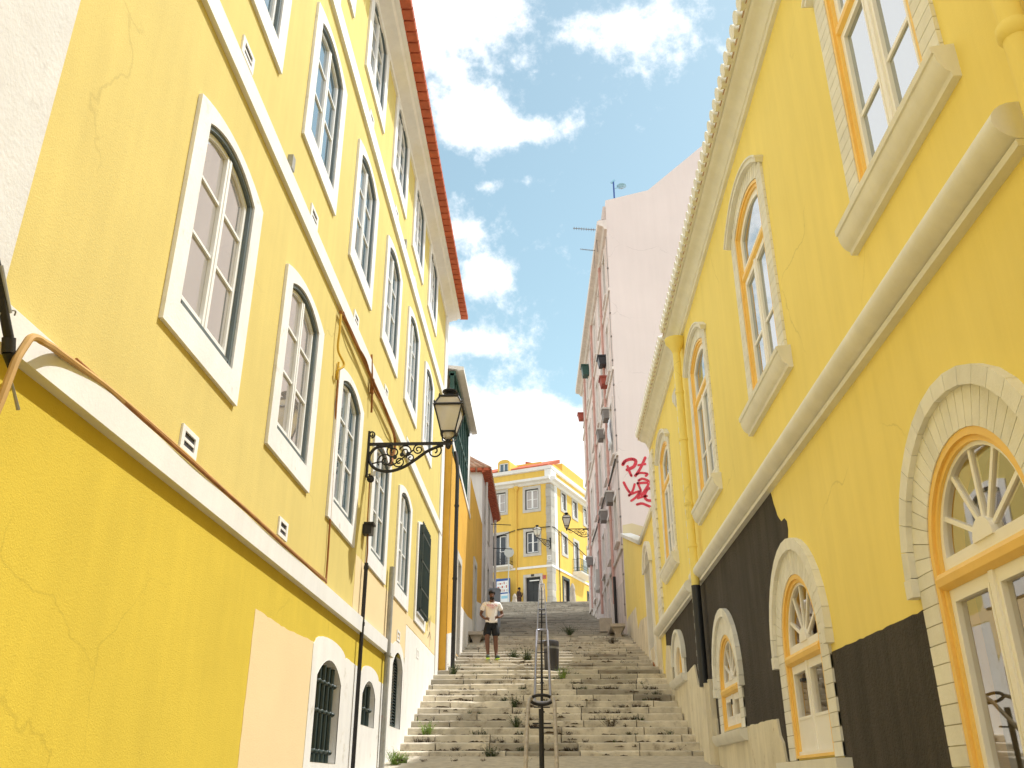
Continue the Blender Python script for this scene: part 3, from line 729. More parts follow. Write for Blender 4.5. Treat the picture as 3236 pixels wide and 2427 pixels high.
        mb.build('pane', M['glass_clear'], w)
        mb = MB(); mb.box(loc_m, -.16, -.06, zl + .75, zl + .78, -.010, .035) if kind == 'door' else mb.box(loc_m, -.02, .02, zl + .3, zl + .38, -.012, .010)
        mb.build('handle', M['iron'], w)
        # the room behind
        mb = MB(); D = 2.6
        mb.box(loc_m, -1.6, 1.6, z0 - .1, zs + 1.2, -D - .1, -D); mb.box(loc_m, -1.7, -1.6, z0 - .1, zs + 1.2, -D, -.4); mb.box(loc_m, 1.6, 1.7, z0 - .1, zs + 1.2, -D, -.4)
        mb.box(loc_m, -1.6, 1.6, z0 - .1, z0 - .02, -D, -.4); mb.box(loc_m, -1.6, 1.6, zs + 1.2, zs + 1.3, -D, -.4)
        mb.build('room', M['woodwall'], w, smooth=False)
        return w
    for i, (c, h, z0, zs) in enumerate(loc_): lower(c, h, z0, zs, ('tall', 'door', 'win')[i])
    # sills of the small ones
    mb = MB(); mb.prof(m, 13.72, 16.12, [(0, .57), (.09, .58), (.14, .64), (.15, .73), (-.05, .76), (-.05, .57)]); mb.build('sill', M['rstone'], root)
    # little arched window up the stairs
    c = 20.15
    mb = MB(); mb.ext(m, [arch(c - .80, c + .80, 2.08, 2.40, .62, 20), arch(c - .44, c + .44, 2.1, 2.32, .40)], -.3, .05)
    w = mb.build('arched_window', M['rbrick'], root, smooth=False)
    mb = MB(); n = 18
    mb.ext(m, [[(c + .80 * math.cos(PI * k / n), 2.40 + .62 * math.sin(PI * k / n)) for k in range(n + 1)] + [(c - .87 * math.cos(PI * k / n), 2.40 + .68 * math.sin(PI * k / n)) for k in range(n + 1)]], 0, .10)
    mb.build('hood_moulding', M['rstone'], w)
    mb = MB(); mb.ext(m, [arch(c - .44, c + .44, 2.1, 2.32, .40), arch(c - .34, c + .34, 2.16, 2.30, .33)], -.26, -.03); mb.build('frame', M['rorange'], w)
    mb = MB(); mb.ext(m, [arch(c - .34, c + .34, 2.16, 2.30, .33), arch(c - .28, c + .28, 2.22, 2.29, .28)], -.22, -.14); mb.box(m, c - .03, c + .03, 2.2, 2.6, -.22, -.15); mb.build('sash', M['rcream'], w)
    mb = MB(); mb.ext(m, [arch(c - .30, c + .30, 2.18, 2.3, .3)], -.19, -.185, side=False); mb.build('pane', M['glass_sky'], w)
    mb = MB(); mb.prof(m, c - 1.0, c + 1.0, [(0, 1.93), (.10, 1.94), (.15, 2.0), (.16, 2.08), (-.05, 2.1), (-.05, 1.93)]); mb.build('sill', M['rstone'], root)
    # small stepped corbel left of the drainpipe near the eave
    mb = MB()
    for k in range(6): mb.box(m, 17.66 + .07 * k, 17.74 + .07 * k, 7.35 + .05 * k, 7.75, 0, .06)
    mb.build('corbel', M['rstone'], root)
    return root
build_right_house()

# ------------------------------------------------------------------ drainpipes, cables and lamps on the two long houses
def pipe_thing(name, label, cat, pts, r, material, rings=(), ringmat=None, n=10, group=None):
    base = min(pts, key=lambda p: p[2])
    root = empty(name, base, 0, label, cat, group)
    mb = MB(); mb.tube([(p[0] - base[0], p[1] - base[1], p[2] - base[2]) for p in pts], r, n); mb.build('pipe', material, root)
    for (p, t) in rings:
        mb = MB(); q = Vector(p) - Vector(base); t = Vector(t).normalized(); mb.tube([q - t * .025, q + t * .025], r * 1.25, n); mb.build('collar', ringmat or material, root)
    return root
def smooth(pts, k=6):
    P = [Vector(p) for p in pts]; out = []
    for i in range(len(P) - 1):
        p0 = P[max(i - 1, 0)]; p1 = P[i]; p2 = P[i + 1]; p3 = P[min(i + 2, len(P) - 1)]
        for j in range(k):
            t = j / k
            out.append(.5 * ((2 * p1) + (p2 - p0) * t + (2 * p0 - 5 * p1 + 4 * p2 - p3) * t * t + (3 * p1 - p0 - 3 * p2 + p3) * t ** 3))
    out.append(P[-1]); return [tuple(p) for p in out]
# right: yellow downpipe with a black foot
def right_pipe():
    x = XR - .15; yy = 16.45
    root = empty('drainpipe', (x, yy, .5), 0, 'yellow drainpipe with a black lower half beside the pale brick strip', 'drainpipe')
    mb = MB(); mb.tube([(0, 0, 2.75), (0, 0, 7.3)], .075, 12); mb.tube(smooth([(0, 0, 7.3), (0, .0, 7.5), (.0, .0, 7.6)]), .075, 12)
    mb.lathe((0, 0, 7.5), [(.08, 0), (.10, .06), (.16, .16), (.21, .22), (.22, .30), (.19, .30)], 14); mb.build('pipe', M['ryellow'], root)
    mb = MB(); mb.tube([(0, 0, 1.05), (0, 0, 2.8)], .082, 12); mb.build('black_foot', M['blackpaint'], root)
    for zz in (3.5, 4.3, 5.6, 6.6):
        mb = MB(); mb.tube([(0, 0, zz), (0, 0, zz + .05)], .088, 12); mb.build('collar', M['ryellow'], root)
right_pipe()
def near_right_pipe():
    root = empty('drainpipe', (XR - .11, 3.975, -1.1), 0, 'yellow drainpipe with a collar at the top right corner', 'drainpipe')
    mb = MB(); mb.tube([(0, 0, 0), (0, 0, 9.3)], .070, 16); mb.build('pipe', M['ryellow'], root)
    for zz in (2.0, 4.98, 8.2):
        mb = MB(); mb.lathe((0, 0, zz), [(.072, 0), (.09, .02), (.094, .06), (.09, .10), (.072, .12)], 16); mb.build('collar', M['ryellow'], root)
near_right_pipe()
# left: poles and cables
pipe_thing('service_pipe', 'thin black pipe rising from the street to the junction box wire', 'pipe', [(XL + .07, 13.62, -.02), (XL + .07, 13.62, 3.12)], .030, M['iron'], rings=[((XL + .07, 13.62, 2.2), (0, 0, 1)), ((XL + .07, 13.62, 3.05), (0, 0, 1))])
pipe_thing('service_pipe', 'grey metal pipe with torn stickers near the foot of the stairs', 'pipe', [(XL + .08, 15.88, .2), (XL + .08, 15.88, 3.56)], .048, M['grey_metal'], rings=[((XL + .08, 15.88, 2.05), (0, 0, 1))])
def jbox():
    root = empty('junction_box', (XL, 13.58, 3.55), 0, 'small black junction box hanging on the yellow wall below the street lamp', 'junction box')
    mb = MB(); mb.box(xyz, .0, .14, 0, .15, -.09, .09); mb.box(xyz, .02, .17, .15, .18, -.11, .11); mb.build('housing', M['iron'], root)
    mb = MB(); mb.tube(smooth([(.07, 0, 0), (.08, .02, -.25), (.07, .04, -.45)]), .012, 6); mb.tube(smooth([(.05, 0, .18), (.05, -.02, .6), (.04, .0, 1.0)]), .010, 6); mb.build('wire', M['rust'], root)
jbox()
def cable(name, label, pts, r, material, cat='cable'):
    base = Vector(pts[0]); mb = MB(); mb.tube([tuple(Vector(p) - base) for p in smooth(pts)], r, 8)
    return tag(mb.build(name, material, None, loc=tuple(base)), label, cat)
x0 = XL
cable('conduit', 'tan conduit looping out over the white band at the left edge', [(x0 + .20, 3.80, 1.30), (x0 + .235, 3.86, 1.62), (x0 + .24, 3.89, 1.82), (x0 + .24, 3.91, 1.93), (x0 + .24, 3.95, 2.03), (x0 + .24, 3.98, 2.085), (x0 + .24, 4.03, 2.11), (x0 + .23, 4.10, 2.125), (x0 + .165, 4.28, 2.19), (x0 + .11, 4.45, 2.24), (x0 + .085, 4.70, 2.275), (x0 + .07, 5.2, 2.315), (x0 + .065, 6.3, 2.335), (x0 + .065, 7.3, 2.33), (x0 + .065, 8.2, 2.335), (x0 + .065, 9.2, 2.33), (x0 + .065, 10.2, 2.335), (x0 + .05, 11.2, 2.36)], .021, M['tan'])
cable('cable', 'rusty brown cable clipped along the top of the lower white band', [(x0 + .075, 4.7, 2.31), (x0 + .075, 5.6, 2.315), (x0 + .085, 6.6, 2.308), (x0 + .08, 7.6, 2.318), (x0 + .085, 8.8, 2.308), (x0 + .08, 10.0, 2.312), (x0 + .07, 11.1, 2.33), (x0 + .03, 11.35, 2.45), (x0 + .025, 11.3, 3.3), (x0 + .025, 11.05, 5.3)], .013, M['rust'])
cable('cable', 'yellow painted cable dropping in a loop beside the third window', [(x0 + .05, 10.84, 5.98), (x0 + .06, 10.82, 5.7), (x0 + .05, 10.86, 5.42), (x0 + .12, 10.98, 5.25), (x0 + .06, 10.9, 5.12), (x0 + .03, 11.02, 5.05), (x0 + .025, 11.05, 5.32)], .017, M['ycable'])
cable('cable', 'bundle of rusty cables sagging under the middle white band to the lamp', [(x0 + .05, 10.82, 5.98), (x0 + .06, 11.2, 6.0), (x0 + .07, 12.0, 5.99), (x0 + .09, 13.2, 5.95), (x0 + .08, 14.0, 5.97), (x0 + .07, 14.8, 5.95), (x0 + .06, 15.4, 5.92), (x0 + .05, 15.62, 5.75), (x0 + .06, 15.3, 5.3), (x0 + .3, 13.9, 5.06)], .026, M['rust'])
cable('cable', 'thin brown wire twisted beside the cable bundle under the middle band', [(x0 + .07, 10.9, 6.02), (x0 + .09, 11.6, 5.93), (x0 + .11, 12.4, 5.98), (x0 + .08, 13.3, 5.87), (x0 + .11, 14.2, 5.93), (x0 + .09, 15.0, 5.86), (x0 + .05, 15.62, 5.9)], .012, M['rust'])
def stem():
    mb = MB(); mb.tube([(0, 0, 0), (.01, -.12, .42), (.0, -.3, .9)], .018, 6); mb.box(xyz, -.03, .03, .30, .55, -.12, -.06)
    tag(mb.build('cable_hook', M['rust'], None, loc=(x0 + .05, 13.32, 5.5)), 'thin rusty iron hook crossing the middle white band above the lamp bracket', 'hook')
stem()
def cable_end():
    root = empty('cable_terminal', (x0 + .20, 3.90, 1.72), 0, 'black cable terminal with grey wire at the left edge of the picture', 'cable terminal')
    mb = MB(); mb.tube([(0, -.03, .31), (0, -.11, .40), (-.01, -.22, .57), (-.03, -.5, .9)], .024, 10); mb.tube([(0, -.005, .24), (0, -.03, .31)], .032, 12); mb.tube([(0, .05, .16), (0, -.005, .24)], .008, 10, r1=.032); mb.build('sleeve', M['iron'], root)
    mb = MB(); mb.tube(smooth([(.02, -.06, .42), (.035, -.09, .43), (.0, -.13, .40), (-.02, -.12, .36)]), .004, 6); mb.tube([(.02, -.10, .41), (.01, -.24, .60)], .012, 8); mb.build('strap', M['grey_metal'], root)
    mb = MB(); mb.tube([(0, .06, .13), (-.0, .18, .01)], .006, 6, r1=.011); mb.build('tail', M['grey_metal'], root)
cable_end()

def make_lamp(loc, rz, label):
    """wall lantern on a scrolled iron bracket; local +x leaves the wall"""
    root = empty('street_lamp', loc, rz, label, 'street lamp', 'wrought iron wall lanterns')
    mb = MB()
    mb.box(xyz, 0, 1.36, -.022, .022, -.02, .02)
    mb.box(xyz, -.015, .03, -.55, .22, -.035, .035)
    def sp(cx, cz, r0, r1, a0, turns, rad, n=22):
        pts = [(cx + (r0 + (r1 - r0) * k / n) * math.cos(a0 + 2 * PI * turns * k / n), 0, cz + (r0 + (r1 - r0) * k / n) * math.sin(a0 + 2 * PI * turns * k / n)) for k in range(n + 1)]
        mb.tube(pts, rad, 6)
    main = smooth([(.35, 0, -.03), (.16, 0, -.05), (.05, 0, -.16), (.05, 0, -.30), (.16, 0, -.42), (.36, 0, -.46), (.58, 0, -.40), (.78, 0, -.27), (.95, 0, -.14), (1.12, 0, -.06), (1.22, 0, -.03)])
    mb.tube(main, .026, 8)
    sp(1.08, -.13, .13, .03, PI * .6, -1.5, .013); sp(.42, -.13, .12, .025, PI * .5, 1.4, .013); sp(.62, -.13, .11, .02, PI * .9, -1.5, .012)
    sp(.82, -.10, .085, .02, PI * .5, 1.5, .012); sp(.30, -.28, .13, .03, PI * 1.2, -1.4, .012); sp(.52, -.30, .10, .02, PI, 1.4, .012); sp(.70, -.24, .07, .015, PI, -1.3, .011)
    mb.tube(smooth([(.08, 0, -.33), (.25, 0, -.30), (.40, 0, -.36), (.6, 0, -.22), (.75, 0, -.10)]), .012, 6)
    sp(.05, .17, .06, .015, -PI / 2, 1.4, .014); sp(.08, -.58, .045, .045, 0, 1, .016); mb.ell((.09, 0, -.60), (.05, .03, .045), 10, 6)
    mb.tube([(.05, 0, -.5), (.09, 0, -.58)], .014, 6)
    for (a, c) in ((.45, -.22), (.56, -.18), (.66, -.17), (.38, -.05)): mb.ell((a, 0, c), (.035, .012, .04), 8, 6)
    mb.build('bracket', M['iron'], root)
    X = 1.30
    mb = MB()
    mb.lathe((X, 0, -.10), [(.01, 0), (.035, .02), (.045, .06), (.03, .10), (.05, .13), (.035, .16)], 10)
    def sq(z, h): return [(X - h, -h, z), (X + h, -h, z), (X + h, h, z), (X - h, h, z)]
    lo, hi, ti = sq(.17, .115), sq(.60, .225), sq(.765, .15)
    for A, B in ((lo, hi), (hi, ti)):
        for k in range(4): mb.tube([A[k], B[k]], .013, 6)
    for A, r in ((lo, .014), (hi, .020), (ti, .018)):
        for k in range(4): mb.tube([A[k], A[(k + 1) % 4]], r, 6)
    for k in range(4):
        mb.tube(smooth([lo[k], (X + (lo[k][0] - X) * .9, lo[k][1] * .9, .09), (X + (lo[k][0] - X) * .35, lo[k][1] * .35, .05), (X, 0, .03)]), .011, 6)
        q = hi[k]; mb.ell((q[0], q[1], q[2] + .045), (.014, .014, .03), 6, 4); q = ti[k]; mb.ell((q[0], q[1], q[2] + .035), (.012, .012, .02), 6, 4)
    mb.box(xyz, X - .165, X + .165, .765, .785, -.165, .165)
    mb.lathe((X, 0, .785), [(.11, 0), (.09, .02), (.075, .07), (.12, .10), (.125, .125), (.08, .15), (.02, .165)], 14)
    mb.build('lantern', M['iron'], root)
    mb = MB()
    s2 = lambda z, h: [(X - h, -h, z), (X + h, -h, z), (X + h, h, z), (X - h, h, z)]
    a, b, c = s2(.175, .108), s2(.595, .215), s2(.76, .145)
    for A, B in ((a, b), (b, c)):
        for k in range(4): mb.add([A[k], A[(k + 1) % 4], B[(k + 1) % 4], B[k]], [(0, 1, 2, 3)])
    mb.lathe((X, 0, .06), [(.03, 0), (.075, .03), (.10, .11)], 12)
    mb.build('lamp_glass', M['glass_lamp'], root)
    return root
make_lamp((XL, 13.45, 5.0), 0.0, 'large black street lamp on the sunlit yellow house beside the stairs')

# ------------------------------------------------------------------ handrail, bin, benches up the stairs
def build_rails():
    xc = lambda Y: -.0065 * Y - .02
    root = empty('handrail', (xc(14), 12.5, stair_z(12.5)), 0, 'double steel handrail on black posts climbing the middle of the stairs', 'handrail')
    o = Vector(root.location)
    def L(p): return tuple(Vector(p) - o)
    def loop(ya, za, yb, zb_, w, r, material, lower_dip=.0, legs=None):
        """one section: two tubes joined by a round end at the top and the bottom"""
        mb = MB(); pts = []
        h = w / 2; n = 10
        dy, dz = yb - ya, zb_ - za; ln = math.hypot(dy, dz); ty, tz = dy / ln, dz / ln
        c1 = xc(yb); c0 = xc(ya)
        for k in range(n + 1):
            a = PI * k / n; pts.append(L((c1 + h * math.cos(a), yb + h * math.sin(a) * ty, zb_ + h * math.sin(a) * tz)))
        if legs:
            yl, zl, wl = legs
            pts = [L((c0 + wl / 2, yl, zl)), L((c0 + h + .01, ya, za))] + pts + [L((c0 - h - .01, ya, za)), L((c0 - wl / 2, yl, zl))]
            mb.tube(pts, r, 10)
        else:
            for k in range(n + 1):
                a = PI * k / n; pts.append(L((c0 - h * math.cos(a), ya - h * math.sin(a) * ty, za - h * math.sin(a) * tz)))
            mb.tube(pts, r, 10, closed=True)
        return mb.build('rail', material, root)
    # near section: legs from the paving to the ring
    mb = MB(); h = .165; Yr, Zr = 12.8, 1.06
    c = xc(Yr) - .01
    for s_ in (-1, 1):
        mb.tube(smooth([L((c + s_ * .185, 11.0, stair_z(11.0) - .05)), L((c + s_ * .182, 11.3, .14)), L((c + s_ * .175, 12.3, .86)), L((c + s_ * h, 12.62, 1.02)), L((c + s_ * h * .86, 12.76, 1.07))]), .026, 10)
    mb.build('rail', M['steel_old'], root)
    mb = MB(); n = 24
    mb.tube([L((c + h * .9 * math.cos(2 * PI * k / n), 12.86 + h * .9 * math.sin(2 * PI * k / n), 1.052 - .05 * math.sin(2 * PI * k / n))) for k in range(n)], .022, 8, closed=True)
    mb.build('ring', M['iron'], root)
    loop(17.3, 1.40, 24.3, 3.72, .29, .027, M['steel'])
    loop(25.4, 3.62, 34.3, 6.02, .29, .028, M['steel'])
    loop(35.0, 5.98, 56.0, 11.4, .30, .030, M['steel'])
    # posts and cross bars
    posts = [(12.5, .034, 1.05), (15.4, .030, .9), (17.9, .027, .95), (20.0, .026, .9), (22.2, .026, .9), (24.1, .022, .9), (26.0, .022, .7), (28.5, .022, .75), (31.2, .022, .8), (34.0, .024, .8), (37, .024, .8), (41, .025, .8), (45, .025, .8), (49, .025, .8), (53, .025, .85), (56, .026, 1.0)]
    for (Y, r, hh) in posts:
        mb = MB(); zb = stair_z(Y); xx = xc(Y) - .015
        mb.tube([L((xx, Y, zb - .02)), L((xx, Y, zb + hh))], r, 10)
        mb.tube([L((xx - .15, Y, zb + hh * .78)), L((xx + .15, Y, zb + hh * .78))], .012, 6); mb.lathe(L((xx, Y, zb)), [(r * 2, -.01), (r * 2, .015), (r * 1.2, .03)], 10)
        mb.build('post', M['iron'], root)
    return root
build_rails()
def bin_():
    Y = 24.05; zb = stair_z(Y); root = empty('litter_bin', (.06, Y, zb), 0, 'dark grey round litter bin standing beside the handrail', 'litter bin')
    mb = MB(); mb.lathe((0, 0, 0), [(.17, 0), (.18, .02), (.196, .52), (.198, .54)], 22); mb.build('drum', M['binplastic'], root)
    mb = MB(); mb.lathe((0, 0, 0), [(.192, .54), (.19, .59), (.19, .60)], 22); mb.build('band', M['binband'], root)
    mb = MB(); mb.lathe((0, 0, 0), [(.20, .60), (.203, .71), (.19, .74), (.15, .76), (.05, .77)], 22); mb.build('lid', M['binplastic'], root)
    return root
bin_()
def bench(x, Y, z, rz, label):
    root = empty('stone_bench', (x, Y, z), rz, label, 'bench', 'stone benches on the stairs')
    mb = MB(); mb.box(xyz, -.25, .25, .36, .46, -.1, 1.9); mb.build('seat', M['bench'], root)
    for yy in (.05, 1.55):
        mb = MB(); pr = [(-.13, 0), (.13, 0), (.11, .06), (.10, .14), (.13, .22), (.18, .30), (.19, .36), (-.19, .36), (-.18, .30), (-.13, .22), (-.10, .14), (-.11, .06)]
        mb.add([(a, yy, b) for a, b in pr] + [(a, yy + .2, b) for a, b in pr], [tuple(range(12)), tuple(range(12, 24))] + [(k, (k + 1) % 12, 12 + (k + 1) % 12, 12 + k) for k in range(12)])
        mb.build('leg', M['bench'], root)
    mb = MB(); mb.box(xyz, -.23, .23, .0, .355, 1.76, 1.82); mb.build('back_slab', M['benchdark'], root)
    return root
bench(-2.38, 30.0, stair_z(30.0), 0, 'stone bench against the white dado on the left of the stairs')
bench(2.38, 31.6, stair_z(31.7), 0, 'stone bench at the pink building corner on the right of the stairs')
def kerb_stone():
    mb = MB(); mb.prof(MW, 0, .42, [(0, 0), (0, .42), (.06, .48), (.42, .5), (.5, .44), (.5, 0)])
    o = mb.build('kerb_block', M['bench'], None, loc=(2.0, 36.5, stair_z(36.5) - .05)); o.rotation_euler = (PI / 2, 0, 0)
    # profile axes: x along street, so stand it up
    o.rotation_euler = (0, 0, 0)
    return tag(o, 'grey worn stone block beside the bench at the pink wall', 'stone block')
def kerb2():
    mb = MB(); mb.box(xyz, -.22, .25, 0, .44, -.1, .5); mb.box(xyz, -.20, .25, .44, .50, -.06, .5)
    return tag(mb.build('stone_block', M['bench'], None, loc=(2.12, 34.4, stair_z(34.4) - .02)), 'grey worn stone block behind the bench at the pink wall', 'stone block')
kerb2()

# ------------------------------------------------------------------ annex, pink apartment block
def build_annex():
    Y0, ZB = 23.4, 2.5
    root = empty('annex', (XR, Y0, ZB), -PI / 2, 'low yellow annex with an arched doorway between the yellow house and the pink gable', 'house')
    F = Fac(root, -1, Y0, ZB); m = F.m
    door = arch(24.55, 25.75, 3.0, 5.55, .45)
    mb = MB(); mb.ext(m, [[(23.26, 0), (33.15, 0), (33.15, 8.52), (26.75, 6.62), (23.26, 6.66)], door], -.02, -.0, side=False)
    mb.build('wall', M['ryellow'], root, smooth=False)
    mb = MB(); P = [(23.26, 6.66), (26.75, 6.62), (33.15, 8.52)]
    for (a, b) in zip(P[:-1], P[1:]):
        mb.add([m(a[0], a[1] + dz, d) for (d, dz) in ((-.3, -.02), (.07, -.02), (.08, .10), (-.3, .12))] + [m(b[0], b[1] + dz, d) for (d, dz) in ((-.3, -.02), (.07, -.02), (.08, .10), (-.3, .12))], [(k, (k + 1) % 4, 4 + (k + 1) % 4, 4 + k) for k in range(4)] + [(0, 1, 2, 3), (4, 5, 6, 7)])
    mb.build('coping', M['rstone'], root)
    mb = MB(); mb.add([m(23.26, 6.7, -.2), m(26.75, 6.7, -.2), m(33.15, 8.55, -.2), m(33.15, 8.55, -3), m(26.75, 6.7, -3), m(23.26, 6.7, -3)], [(0, 1, 4, 5), (1, 2, 3, 4)]); mb.build('roof', M['tile_old'], root, smooth=False)
    mb = MB(); mb.ext(m, [arch(24.3, 26.0, 2.4, 5.62, .55), door], -.25, .05); d = mb.build('doorway', M['rstone'], root)
    mb = MB(); mb.ext(m, [arch(24.2, 26.1, 5.55, 5.66, .62), arch(24.32, 25.98, 5.54, 5.62, .55)], 0, .10); mb.build('hood_moulding', M['rstone'], d)
    mb = MB(); mb.ext(m, [door], -.25, -.22, side=False); mb.build('door_leaf', M['bench'], d)
    # pale dado that climbs in two peaks
    mb = MB(); mb.ext(m, [[(23.3, 0), (33.1, 0), (33.1, 5.35), (32.5, 5.4), (29.5, 5.25), (29.2, 4.47), (28.2, 4.6), (26.3, 4.42), (25.9, 3.4), (24.4, 3.4), (24.2, 3.7), (23.3, 3.5)]], 0, .012)
    mb.build('dado', M['rbase'], root, smooth=False)
    mb = MB(); mb.add([m(24.0, 2.55, .02), m(24.9, 2.9, .02), m(24.9, 2.98, .02), m(24.0, 2.63, .02), m(24.0, 2.55, .08), m(24.9, 2.9, .08), m(24.9, 2.98, .08), m(24.0, 2.63, .08)], [(0, 1, 2, 3), (4, 5, 6, 7), (0, 1, 5, 4), (2, 3, 7, 6), (0, 3, 7, 4), (1, 2, 6, 5)])
    mb.build('hand_bar', M['rust'], root)
build_annex()

PINK_ROT = -math.atan2(1, .027)
def build_pink():
    Y0 = 33.2; ZB = 4.5
    root = empty('pink_apartment_block', (XR, Y0, ZB), PINK_ROT, 'tall pale pink apartment block with a blank gable sprayed with red graffiti', 'apartment building')
    F = Fac(root, -1, 0, ZB); m = F.m           # u = metres along the facade from the near corner
    Ln = 18.3
    cols = [1.6, 4.6, 7.5, 10.4, 13.2, 16.2]; floors = [(8.75, 1.75), (12.3, 2.2), (16.0, 2.2), (19.65, 2.1)]
    holes = []
    for c in cols:
        for (z0, h) in floors: holes.append(rect(c - .5, c + .5, z0, z0 + h))
    doors = [(4.6, 5.6, 2.5), (7.5, 5.9, 2.8), (13.2, 7.0, 2.3), (15.4, 7.6, 2.4)]
    for (c, z0, h) in doors: holes.append(rect(c - .5, c + .5, z0, z0 + h))
    mb = MB(); mb.ext(m, [[(0, 2), (Ln, 2), (Ln, 22.5), (0, 22.5)]] + holes, -.02, 0, side=False)
    mb.box(m, Ln - .05, Ln, 2, 22.6, -12, -.02)
    mb.build('facade', M['pinkwall'], root, smooth=False)
    mb = MB(); mb.ext(m, [[(.0, 2), (Ln, 2), (Ln, 9.6), (10, 7.7), (5.2, 7.3), (0, 6.9)]] + [rect(c - .5, c + .5, z0, z0 + h) for (c, z0, h) in doors if z0 + h < 12 and c not in (4.6, 7.5, 13.2, 15.4)], 0, .012)
    mb.build('stained_base', M['pinkbase'], root, smooth=False)
    # gable towards the camera, full depth, as its own solid wall
    mb = MB()
    # local frame of the block is turned by a hair; build the gable square to the street in root space
    Rm = Matrix.Rotation(-PINK_ROT, 3, 'Z')
    def gm(x, z, dy): v = Rm @ Vector((x - XR, dy, 0)); return (v.x, v.y, z - ZB)
    prof = [(XR, 2), (15, 2), (15, 27.5), (10, 27.5), (7.7, 26.95), (4.75, 24.25), (XR, 23.75)]
    tr = tessellate_polygon([[Vector((a, b, 0)) for a, b in prof]])
    n = len(prof)
    mb.add([gm(a, b, 0) for a, b in prof] + [gm(a, b, .35) for a, b in prof], [tuple(t) for t in tr] + [tuple(q + n for q in t) for t in tr] + [(k, (k + 1) % n, n + (k + 1) % n, n + k) for k in range(n)])
    mb.build('gable', M['pinkgable'], root, smooth=False)
    mb = MB(); mb.box(lambda u, v, d: gm(u, v, d), 3.3, 15, 2, 24, 17.5, 18.0); mb.build('rear_gable', M['pinkgable'], root)
    # cream overpaint where an old roof met the gable
    mb = MB(); pts = [(XR + .02, 7.5), (6, 7.5), (6, 8.7), (3.75, 8.86), (3.5, 8.93), (3.2, 9.02), (XR + .02, 8.95)]
    tr = tessellate_polygon([[Vector((a, b, 0)) for a, b in pts]]); mb.add([gm(a, b, -.006) for a, b in pts], [tuple(t) for t in tr]); mb.build('cream_patch', M['creampatch'], root, smooth=False)
    # red tag, two lines and flourishes
    mb = MB()
    def S(px, py):   # crop units of the tag -> wall position
        return (2.95 + (px - 200) * .00235, 11.63 - (py - 90) * .00244)
    def stroke(pts, w=.055):
        P = [Vector(S(*p)) for p in pts]
        if len(P) > 2: P = [Vector((q[0], q[1])) for q in smooth([(p.x, p.y, 0) for p in P], 5)]
        for i in range(len(P) - 1):
            t = P[i + 1] - P[i]; t = Vector((-t.y, t.x)).normalized() * w
            mb.add([gm(q.x, q.y, -.008 - .0002 * i) for q in (P[i] - t, P[i + 1] - t, P[i + 1] + t, P[i] + t)], [(0, 1, 2, 3)])
        for q in P[::2]:
            mb.add([gm(q.x + w * math.cos(a * PI / 4), q.y + w * math.sin(a * PI / 4), -.0105) for a in range(8)], [tuple(range(8))])
    stroke([(215, 200), (260, 140), (360, 110), (430, 140), (400, 230), (330, 270), (280, 290)], .065); stroke([(290, 230), (320, 330), (345, 390)], .05)
    stroke([(590, 90), (520, 230), (450, 340), (405, 395)], .055); stroke([(470, 215), (600, 195)], .045); stroke([(405, 385), (480, 345), (570, 350), (610, 365), (580, 395)], .045)
    stroke([(460, 470), (530, 440), (660, 500)], .05)
    stroke([(215, 500), (260, 600), (300, 660)], .05); stroke([(390, 530), (350, 640), (290, 715)], .045); stroke([(290, 705), (380, 670), (460, 650), (400, 740), (320, 800)], .045)
    stroke([(440, 510), (470, 590), (480, 650), (430, 760)], .045); stroke([(440, 515), (610, 515), (560, 620), (480, 720)], .05); stroke([(430, 760), (510, 735), (575, 725)], .045)
    stroke([(670, 600), (600, 610), (545, 700), (560, 780), (640, 800), (720, 760)], .055)
    stroke([(410, 860), (490, 845), (580, 880), (650, 915)], .05)
    mb.build('graffiti', M['graffiti'], root, smooth=False)
    # cornice and roof
    mb = MB(); mb.prof(m, -.05, Ln + .2, [(0, 22.2), (.10, 22.22), (.18, 22.35), (.40, 22.42), (.42, 22.62), (0, 22.7)]); mb.build('cornice', M['pinkframe'], root)
    mb = MB(); mb.box(m, .1, 1.1, 22.7, 23.5, -.35, .12); mb.box(m, 0, 1.15, 22.5, 22.72, -.1, .34); mb.build('corner_block', M['pinkbase'], root)
    mb = MB(); mb.add([m(0.1, 22.7, .4), m(Ln, 22.7, .4), m(Ln, 25.5, -6), m(.1, 25.5, -6)], [(0, 1, 2, 3)]); mb.build('roof', M['tile'], root, smooth=False)
    # windows
    def win(h, material):
        mb = MB(); mb.ext(loc_m, [rect(-.66, .66, -.14, h + .16), rect(-.5, .5, 0, h)], -.2, .06); mb.box(loc_m, -.72, .72, -.2, -.13, 0, .14)
        w = mb.build('window', M['pinkframe'], root)
        mb = MB(); mb.ext(loc_m, [rect(-.5, .5, 0, h), rect(-.43, .43, .07, h - .07)], -.2, -.1); mb.box(loc_m, -.03, .03, .05, h - .05, -.18, -.09); mb.box(loc_m, -.45, .45, h * .66, h * .66 + .05, -.18, -.1); mb.build('frame', M['sash'] if material else M['greenpaint'], w)
        mb = MB(); mb.ext(loc_m, [rect(-.45, .45, .05, h - .05)], -.16, -.155, side=False); mb.build('pane', M['darkroom'], w)
        return w
    protos = {}
    for i, c in enumerate(cols):
        for j, (z0, h) in enumerate(floors):
            key = (h, (i + j) % 3 != 0)
            if key not in protos: protos[key] = win(*key); protos[key].location = F.loc(c, z0)
            else: instance(protos[key], root, F.loc(c, z0))
